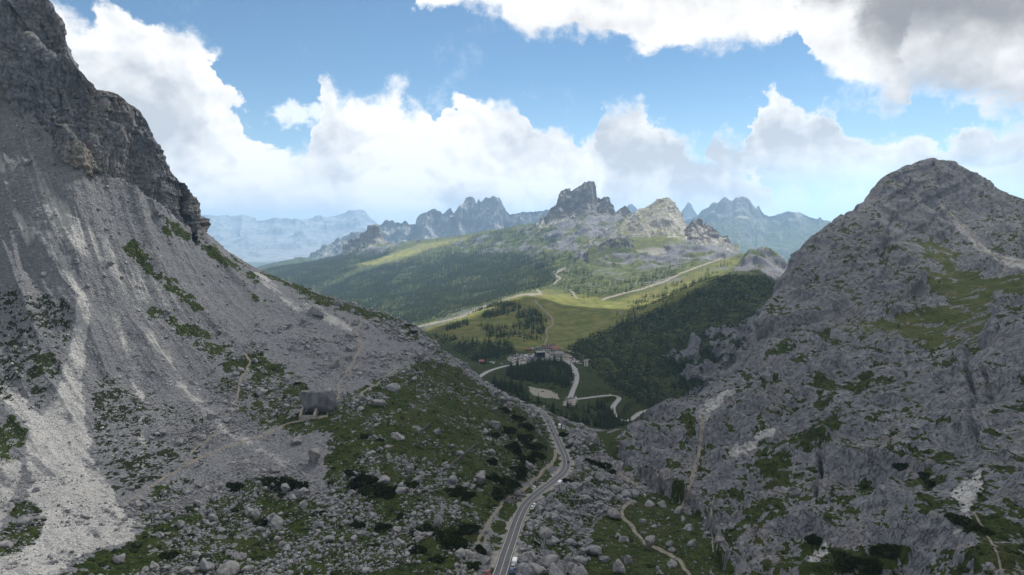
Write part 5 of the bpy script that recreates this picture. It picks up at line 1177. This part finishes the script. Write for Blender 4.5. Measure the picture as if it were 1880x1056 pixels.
sd = most(.25 * grass_l * sstep(740, 860, PY + .1 * (PX - 700)) * BFIELD, .05 * tuft_l, .10 * grass_l * BFIELD, .25 * rv_gr * ROCKVAL, .18 * grass_r * (PY > 640), .04 * grass_m) * inframe * (D < 900) * (NEARROAD > 5) * (trail < .2)
sp, sc_, sq_ = scatter(sd, 5000, 71); ss = .68 * np.exp(rt_.normal(0, .5, len(sp)))
mask_d = DH + .6 * VALLEY + .5 * KNOLL + .4 * PASSW
sp2, a_, b_ = scatter(mask_d * (trail < .2) * (NEARROAD > 8), 6500, 72); ss2 = 1.5 * np.exp(rt_.normal(0, .4, len(sp2)))
PP = np.concatenate([sp, sp2]); SS = np.concatenate([ss, ss2])
tag(merged('shrubbery', SHS, PP, SS, rt_.uniform(0, 6.28, len(PP)), np.ones(len(PP)), M_PINE2, sink=.05, tilt=0, seed=8, attr=np.concatenate([.25 * rt_.random(len(sp)), rt_.random(len(sp2)) * .45])), kind='stuff')
# ------------------------------------------------------------------ cars
def paint(name, c): return flat_mat(name, c, .3, .04, 1.0, spec=.5)
PAINT = {'white': paint('paint_white', (.75, .75, .75)), 'silver': paint('paint_silver', (.42, .43, .45)), 'grey': paint('paint_grey', (.16, .165, .18)), 'black': paint('paint_black', (.02, .02, .024)), 'red': paint('paint_red', (.28, .02, .02)), 'blue': paint('paint_blue', (.05, .10, .25))}
M_GLASS = flat_mat('car_glass', (.02, .025, .03), .1, .1, spec=.6); M_TYRE = flat_mat('tyre', (.015, .015, .015), .9); M_LAMP = flat_mat('car_lamp', (.6, .2, .15), .3)
def loft(prof, half, z_in=None):
    """side profile (x, z) swept across the width, edges pulled in a little"""
    n = len(prof); V = []
    for y, k in ((-half, .96), (-half * .88, 1), (half * .88, 1), (half, .96)):
        V += [(x * k, y, z if k == 1 else .35 + (z - .35) * .95) for x, z in prof]
    F = [tuple(range(n))[::-1], tuple(range(3 * n, 4 * n))]
    for a in range(3):
        for i in range(n): F.append((a * n + i, a * n + (i + 1) % n, (a + 1) * n + (i + 1) % n, (a + 1) * n + i))
    return np.array(V), F
CARP = [(-2.15, .3), (-2.2, .75), (-2.0, .95), (-1.55, 1.0), (.75, .98), (1.7, .86), (2.1, .68), (2.15, .3)]
CABP = [(-1.85, .95), (-1.5, 1.40), (-.9, 1.5), (.15, 1.48), (.95, .95)]
VANP = [(-2.5, .35), (-2.55, 1.6), (-2.4, 2.2), (1.2, 2.25), (1.7, 1.9), (2.1, 1.25), (2.5, 1.0), (2.55, .35)]
def wheel_vf(x, y, r=.33, w=.11):
    V, F, n = [], [], 12
    for s in (-w, w): V += [(x + r * math.cos(6.2832 * k / n), y + s, .33 + r * math.sin(6.2832 * k / n)) for k in range(n)]
    F = [tuple(range(n)), tuple(range(2 * n - 1, n - 1, -1))] + [(k, n + k, n + (k + 1) % n, (k + 1) % n) for k in range(n)]
    return np.array(V), F
CARM = {}
for cname, mt in PAINT.items():
    cb = loft(CABP, .72); CARM[cname, 'car'] = mesh_only('car_body', *join_vf([loft(CARP, .9), (np.array([(-1.2, -.6, 1.49), (0, -.6, 1.49), (0, .6, 1.49), (-1.2, .6, 1.49), (-1.25, -.63, 1.40), (.05, -.63, 1.40), (.05, .63, 1.40), (-1.25, .63, 1.40)]) + np.array([0, 0, .04]), [(3, 2, 1, 0), (4, 5, 6, 7)])]), mt)
    CARM[cname, 'van'] = mesh_only('van_body', *loft(VANP, 1.0), mt)
CABG = mesh_only('window', *loft(CABP, .73), M_GLASS)
VANG = mesh_only('window', *join_vf([box_vf(1.42, 2.0, -.8, .8, 1.35, 1.82), box_vf(-1.2, 1.3, -1.012, 1.012, 1.45, 1.95)]), M_GLASS)
WHM = [mesh_only('wheel', *wheel_vf(x, y), M_TYRE) for x, y in ((-1.35, -.82), (-1.35, .82), (1.35, -.82), (1.35, .82))]
FARM = {}
for (cname, kd), me in CARM.items():
    v = np.array([x.co[:] for x in me.vertices]); f = [tuple(p.vertices) for p in me.polygons]
    g = CABG if kd == 'car' else VANG; gv = np.array([x.co[:] for x in g.vertices]); gf = [tuple(p.vertices) for p in g.polygons]
    V, F = join_vf([(v, f), (gv, gf)] + [wheel_vf(x, y) for x, y in ((-1.35, -.82), (-1.35, .82), (1.35, -.82), (1.35, .82))])
    m2 = mesh_only('car', V, F, [PAINT[cname], M_GLASS, M_TYRE]); mi = [0] * len(f) + [1] * len(gf) + [2] * (len(F) - len(f) - len(gf)); m2.polygons.foreach_set('material_index', mi); FARM[cname, kd] = m2
def car(p, h, col, kd, label, group=None, parts=True, name='parked_car'):
    if kd == 'van': name = name.replace('car', 'van')
    if parts:
        e = empty(name, p, h)
        o = bpy.data.objects.new('body', CARM[col, kd]); COL.objects.link(o); o.parent = e
        o = bpy.data.objects.new('window', CABG if kd == 'car' else VANG); COL.objects.link(o); o.parent = e
        for w in WHM: o = bpy.data.objects.new('wheel', w); COL.objects.link(o); o.parent = e
    else:
        e = bpy.data.objects.new(name, FARM[col, kd]); COL.objects.link(e); e.location = p; e.rotation_euler = (0, 0, h)
    tag(e, label, kd, group); return e
NEARC = [(941, 1040, 'white', 'van', 4.9, 'white van parked on the verge, foremost of the three by the road'), (943, 1049, 'silver', 'car', 4.6, 'silver car parked right behind the white van'), (938, 1055, 'blue', 'car', 4.6, 'pale blue car parked at the very edge of the verge'), (906, 1050, 'red', 'car', -5.2, 'dark red car parked on the inner side of the road'),
 (993, 891, 'white', 'car', -5.4, 'white car parked on the inner verge below the bend'), (1000, 886, 'black', 'car', -5.4, 'black car parked behind a white one on the inner verge'), (1015, 894, 'white', 'van', 5.8, 'white van parked on the outer lay-by under the bend'), (1011, 899, 'silver', 'car', 6.4, 'silver car in the outer lay-by beside the white van'), (1010, 904, 'black', 'car', 6.8, 'black car last in the outer lay-by'),
 (974, 933, 'white', 'car', 5.0, 'white car parked where the road straightens, upper of two'), (971, 940, 'white', 'car', 4.8, 'white car parked where the road straightens, lower of two'),
 (1023, 779, 'white', 'van', 7.5, 'white camper van in the cluster beside the big boulder'), (1028, 777, 'silver', 'car', 10.5, 'silver car in the cluster beside the big boulder'), (1029, 781, 'white', 'car', 9.5, 'white car tucked behind the camper by the boulder'), (1019, 783, 'white', 'car', 6.4, 'white car nearest the road in the boulder cluster')]
for px, py, c_, kd, side, lab in NEARC:
    p, h = road_spot(px - 0, py, ROAD3, 0); p = p.copy()
    d = np.array([math.sin(h), -math.cos(h), 0]); p = p + d * side
    gz = ground_z(p[0], p[1]); p[2] = max(gz, gz)
    car(p, h, c_, kd, lab)
MOVE = [(991, 753, 'white', 'car', -1.4, 'white car driving over the brow at the road end'), (1001, 762, 'silver', 'car', 1.4, 'silver car driving just after the brow'), (1009, 774, 'black', 'car', -1.4, 'black car driving down from the brow'), (1012, 782, 'grey', 'car', -1.4, 'grey car first of three in a line on the road'), (1016, 789, 'grey', 'car', -1.4, 'grey car in the middle of the line on the road'), (1020, 796, 'grey', 'car', -1.4, 'grey car last of the line on the road'), (1043, 848, 'black', 'car', 1.4, 'black car rounding the sharp road bend')]
for px, py, c_, kd, side, lab in MOVE:
    p, h = road_spot(px, py, ROAD3, side); p = p + np.array([0, 0, .06]); car(p, h, c_, kd, lab, name='car')
FARL = [(1063.7, 682.5, 'white', 'van', 6, 'white camper van beside the straight road below the pass'), (1061.5, 675.7, 'white', 'car', 5.2, 'white car above the camper van on the road edge'), (1061, 690.5, 'black', 'car', 1.6, 'black car driving on the curve below the pass'), (1058, 702, 'white', 'car', -1.6, 'white car driving towards the junction'), (1063, 704, 'white', 'car', 5.4, 'white car parked on the outer curve'), (1052, 722, 'black', 'car', 5.2, 'black car parked near the junction'), (1055, 678, 'white', 'car', -5.2, 'white car parked on the inner edge under the pass'), (1041, 728, 'white', 'van', -9, 'white van on the gravel by the junction'), (1045, 732, 'black', 'car', -1.6, 'dark car turning at the junction')]
for px, py, c_, kd, side, lab in FARL:
    p, h = road_spot(px, py, FARROADS[0], side); p = p.copy(); p[2] = max(ground_z(p[0], p[1]), p[2] - .1 if abs(side) < 3 else -1e9) + .15; car(p, h, c_, kd, lab, parts=False)
for px, py, c_, side, lab in ((1213, 751, 'white', 5.5, 'first white car in the row on the far valley road'), (1217, 750.5, 'silver', 5.5, 'silver car in the row on the far valley road'), (1221, 750, 'white', 5.5, 'second white car in the row on the far valley road'), (1226, 748, 'grey', 5.5, 'grey car in the row on the far valley road'), (1129, 755, 'white', 5.5, 'white car by the road between the two hairpins'), (1122, 724, 'white', -5.0, 'white car at the upper hairpin'), (1166, 763, 'white', 5.2, 'white car at the lower hairpin')):
    p, h = road_spot(px, py, FARROADS[1], side); p = p.copy(); p[2] = ground_z(p[0], p[1]) + .1; car(p, h, c_, 'car', lab, parts=False)
rc = random.Random(4)
def lot(poly, n, gap, phr, grp, head):
    xs = [p[0] for p in poly]; ys = [p[1] for p in poly]; cnt = 0; seen_ = []
    for _ in range(n * 60):
        if cnt >= n: break
        x, y = rc.uniform(min(xs), max(xs)), rc.uniform(min(ys), max(ys))
        if not in_poly(np.array([x]), np.array([y]), poly)[0]: continue
        p, (c, q) = land(x, y)
        if p is None or (p[1] < 1000): continue
        if any(math.hypot(p[0] - a, p[1] - b) < gap for a, b in seen_): continue
        fd = min(np.min(np.hypot(L[:, 0] - p[0], L[:, 1] - p[1])) for L in FARROADS)
        if fd < 5.2: continue
        seen_.append((p[0], p[1])); cnt += 1
        col_ = rc.choice(['white'] * 5 + ['silver'] * 4 + ['grey'] * 2 + ['black', 'red', 'blue']); kd = 'van' if rc.random() < .22 else 'car'
        car(p + np.array([0, 0, .05]), head + rc.choice([0, math.pi]) + rc.uniform(-.12, .12), col_, kd, f'{col_} {kd} {phr}', f'{col_} {kd}s {grp}', parts=False)
lot([(933, 657), (948, 650.5), (985, 654.5), (1000, 658), (1003, 661), (975, 666), (957, 662)], 95, 3.0, 'parked in the main car park at the pass', 'in the main pass car park', 1.2)
lot([(967, 642), (980, 638), (994, 636), (996, 640), (975, 645)], 22, 3.3, 'parked in the upper row before the inn', 'in the upper row at the pass', .5)
lot([(1040, 653), (1046, 653), (1061, 665), (1057, 668)], 16, 3.4, 'parked in the row along the road beyond the inn', 'in the row beyond the inn', -.6)
lot([(1008, 650), (1022, 652), (1034, 657), (1020, 656)], 14, 3.4, 'parked on the forecourt of the inn', 'on the inn forecourt', .2)
lot([(885, 663), (925, 665), (925, 669), (890, 668)], 8, 4.5, 'parked beside trees before the main car park', 'by the trees before the car park', .1)
lot([(1039, 737), (1055, 735), (1055, 742), (1040, 743)], 4, 5, 'parked on the gravel patch under the junction', 'on the gravel under the junction', .8)

# ------------------------------------------------------------------ houses at the pass
M_PLAST = flat_mat('plaster', (.50, .47, .43), .9, .1, .4); M_WHITE = flat_mat('white_render', (.68, .67, .65), .9, .08, .4); M_DARKC = flat_mat('dark_cladding', (.018, .024, .034), .5, .2, .3)
M_ROOFB = flat_mat('brown_roof', (.13, .10, .095), .85, .2, .6); M_ROOFG = flat_mat('grey_roof', (.24, .235, .24), .8, .2, .6); M_ROOFR = flat_mat('red_roof', (.30, .13, .10), .85, .2, .6); M_WOOD = flat_mat('timber', (.16, .10, .065), .85, .25, .5); M_PANE = flat_mat('house_pane', (.03, .035, .045), .15, .1)
def house(px, py, w, d, h, rise, wallm, roofm, rz, label, cat='house', name='house', cols=4, floors=2, p=None):
    if p is None: p, _ = land(px, py, 800)
    e = empty(name, p, rz, 1.3 if p[1] < 1700 else 1.0); tag(e, label, cat)
    x, y = w / 2, d / 2
    V = [(-x, -y, -2), (x, -y, -2), (x, y, -2), (-x, y, -2), (-x, -y, h), (x, -y, h), (x, y, h), (-x, y, h), (-x, 0, h + rise), (x, 0, h + rise)]
    link_mesh('wall', V, [(0, 1, 5, 4), (1, 2, 6, 9, 5), (2, 3, 7, 6), (3, 0, 4, 8, 7), (3, 2, 1, 0)], wallm, e)
    o = .7; t = .3; R = []
    for s in (-1, 1):
        yo = s * (y + o); zo = h - o * rise / y
        R.append((np.array([(-x - o, yo, zo), (x + o, yo, zo), (x + o, 0, h + rise + .05), (-x - o, 0, h + rise + .05), (-x - o, yo, zo + t), (x + o, yo, zo + t), (x + o, 0, h + rise + t + .05), (-x - o, 0, h + rise + t + .05)]), [(3, 2, 1, 0), (4, 5, 6, 7), (0, 1, 5, 4), (1, 2, 6, 5), (2, 3, 7, 6), (3, 0, 4, 7)]))
    ro = link_mesh('roof', *join_vf(R), roofm, e)
    link_mesh('chimney', *box_vf(x * .4, x * .4 + .8, -.9, -.1, h, h + rise + 1.3), wallm, ro)
    fh = h / floors
    for f_ in range(floors):
        for k in range(cols):
            cx = -x + w * (k + .5) / cols; z0 = f_ * fh + fh * .38
            if f_ == 0 and k == cols // 2: link_mesh('door', *box_vf(cx - .6, cx + .6, -y - .06, -y + .05, 0, 2.1), M_WOOD, e)
            else: link_mesh('window', *box_vf(cx - .65, cx + .65, -y - .05, -y + .05, z0, z0 + 1.3), M_PANE, e)
    return e
house(990.5, 655, 13, 11, 7.5, 1.2, M_DARKC, M_ROOFG, .25, 'dark blue cable car station standing between the car parks', 'station', 'cable_station', 3, 2)
house(1003, 645, 14, 10, 6.0, 3.4, M_PLAST, M_ROOFB, -.2, 'inn with brown gabled roof at the pass, largest of its group', 'inn', 'inn', 5, 2)
house(1012, 641, 11, 9, 5.5, 3.2, M_WOOD, M_ROOFB, .3, 'timber house with brown roof behind the inn', 'house', 'house', 4, 2)
house(1018, 645, 10, 9, 5.0, 3.0, M_PLAST, M_ROOFR, .1, 'small plastered house with reddish roof beside the inn', 'house', 'house', 3, 2)
house(1028, 655, 12, 9, 5.5, 2.4, M_PLAST, M_ROOFG, -.3, 'grey roofed shop building by the road at the pass', 'shop', 'shop', 4, 2)
house(967.5, 644, 6, 5, 2.8, 1.5, M_WOOD, M_ROOFR, .1, 'little hut with red roof above the car park', 'hut', 'hut', 2, 1)
house(1075.5, 672, 5.0, 4.5, 7.5, 1.4, M_WHITE, M_ROOFG, -.3, 'small white tower house in the meadow beyond the pass', 'house', 'house', 1, 3)
house(1141, 575, 6.5, 5, 3, 1.5, M_WHITE, M_ROOFG, .2, 'tiny white hut beside trees on the ridge meadow', 'hut', 'hut', 2, 1)
house(928, 542.5, 6, 5, 3, 1.6, M_WOOD, M_ROOFB, .1, 'tiny timber hut on the crest of the green hill', 'hut', 'hut', 2, 1)
house(770, 443.5, 34, 14, 7, 3.0, M_WOOD, M_ROOFB, .05, 'long mountain lodge on the far plateau skyline', 'lodge', 'mountain_lodge', 6, 2)
house(886, 667, 9, 7, 3.2, 1.8, M_WOOD, M_ROOFR, .15, 'low hut with red roof among trees before the car park', 'hut', 'hut', 3, 1)

# ------------------------------------------------------------------ people on the summit
M_SKIN = flat_mat('skin', (.45, .28, .2), .7); CLO = [flat_mat('clothes_' + n_, c, .9) for n_, c in (('dark', (.03, .03, .035)), ('blue', (.04, .07, .16)), ('red', (.22, .03, .03)), ('grey', (.12, .12, .12)))]
def person(p, rz, k, label, stride=.12, arm=.12):
    V = [(0, 0, .95), (0, 0, 1.15), (0, 0, 1.38), (0, 0, 1.50), (0, .02, 1.60), (0, .02, 1.72),
         (-.10, 0, .9), (-.11, stride, .5), (-.11, stride * .6, .08), (-.11, stride * .6 + .14, .03), (.10, 0, .9), (.11, -stride, .5), (.11, -stride * 1.6, .08), (.11, -stride * 1.6 + .14, .03),
         (-.20, 0, 1.40), (-.24 - arm, -.03, 1.14), (-.22 - arm, .10, .92), (-.21 - arm, .13, .84), (.20, 0, 1.40), (.24 + arm, .03, 1.14), (.22 + arm, .15, .94), (.21 + arm, .19, .87)]
    E = [(0, 1), (1, 2), (2, 3), (3, 4), (4, 5), (0, 6), (6, 7), (7, 8), (8, 9), (0, 10), (10, 11), (11, 12), (12, 13), (2, 14), (14, 15), (15, 16), (16, 17), (2, 18), (18, 19), (19, 20), (20, 21)]
    R = [.14, .13, .16, .06, .09, .085, .09, .065, .045, .04, .09, .065, .045, .04, .06, .045, .035, .04, .06, .045, .035, .04]
    me = bpy.data.meshes.new('person'); me.from_pydata(V, E, []); o = bpy.data.objects.new('person', me); COL.objects.link(o)
    md = o.modifiers.new('skin', 'SKIN'); sv = me.skin_vertices[0].data if me.skin_vertices else None
    if sv is None:
        import bmesh
        bm = bmesh.new(); bm.from_mesh(me); bm.verts.layers.skin.verify(); bm.to_mesh(me); bm.free(); sv = me.skin_vertices[0].data
    for i, r in enumerate(R): sv[i].radius = (r, r); sv[i].use_root = (i == 0)
    o.modifiers.new('sub', 'SUBSURF').levels = 1; o.modifiers['sub'].render_levels = 1
    me.materials.append(CLO[k % 4]); o.location = p; o.rotation_euler = (0, 0, rz); tag(o, label, 'person')
    iv, jf = ico(2); hd = iv * np.array([.095, .105, .075]) + np.array([0, -.005, 1.745]); link_mesh('hair', hd, jf, flat_mat('hair_%d' % k, (.05, .035, .025), .9), o)
for k, (px, lab) in enumerate(((1669, 'person standing alone on the summit edge apart from the others'), (1683, 'person in blue on the summit, first of the closer row'), (1690, 'person in red on the summit row'), (1695, 'person in grey close beside the one in red'), (1700, 'dark clothed person at the very top of the summit'), (1705, 'blue clad person just past the very top'), (1710, 'person in red at the end of the middle trio'), (1716, 'person in grey last in the summit row'))):
    Xc_ = (px - W0 / 2) / FPX / .996; c = int(np.clip(round(float(np.interp(Xc_, XC, np.arange(NC)))), 0, NC - 1)); m_ = (D[c] < 1300) & (D[c] > 700)
    r = int(np.argmax(np.where(m_, (T1[c, :, 2] - CAMZ) / T1[c, :, 1], -9))); p = T1[c, r]
    person(p - np.array([0, 0, .05]), k * 1.3, k, lab, .05 + .04 * (k % 3), .02 + .05 * (k % 2))
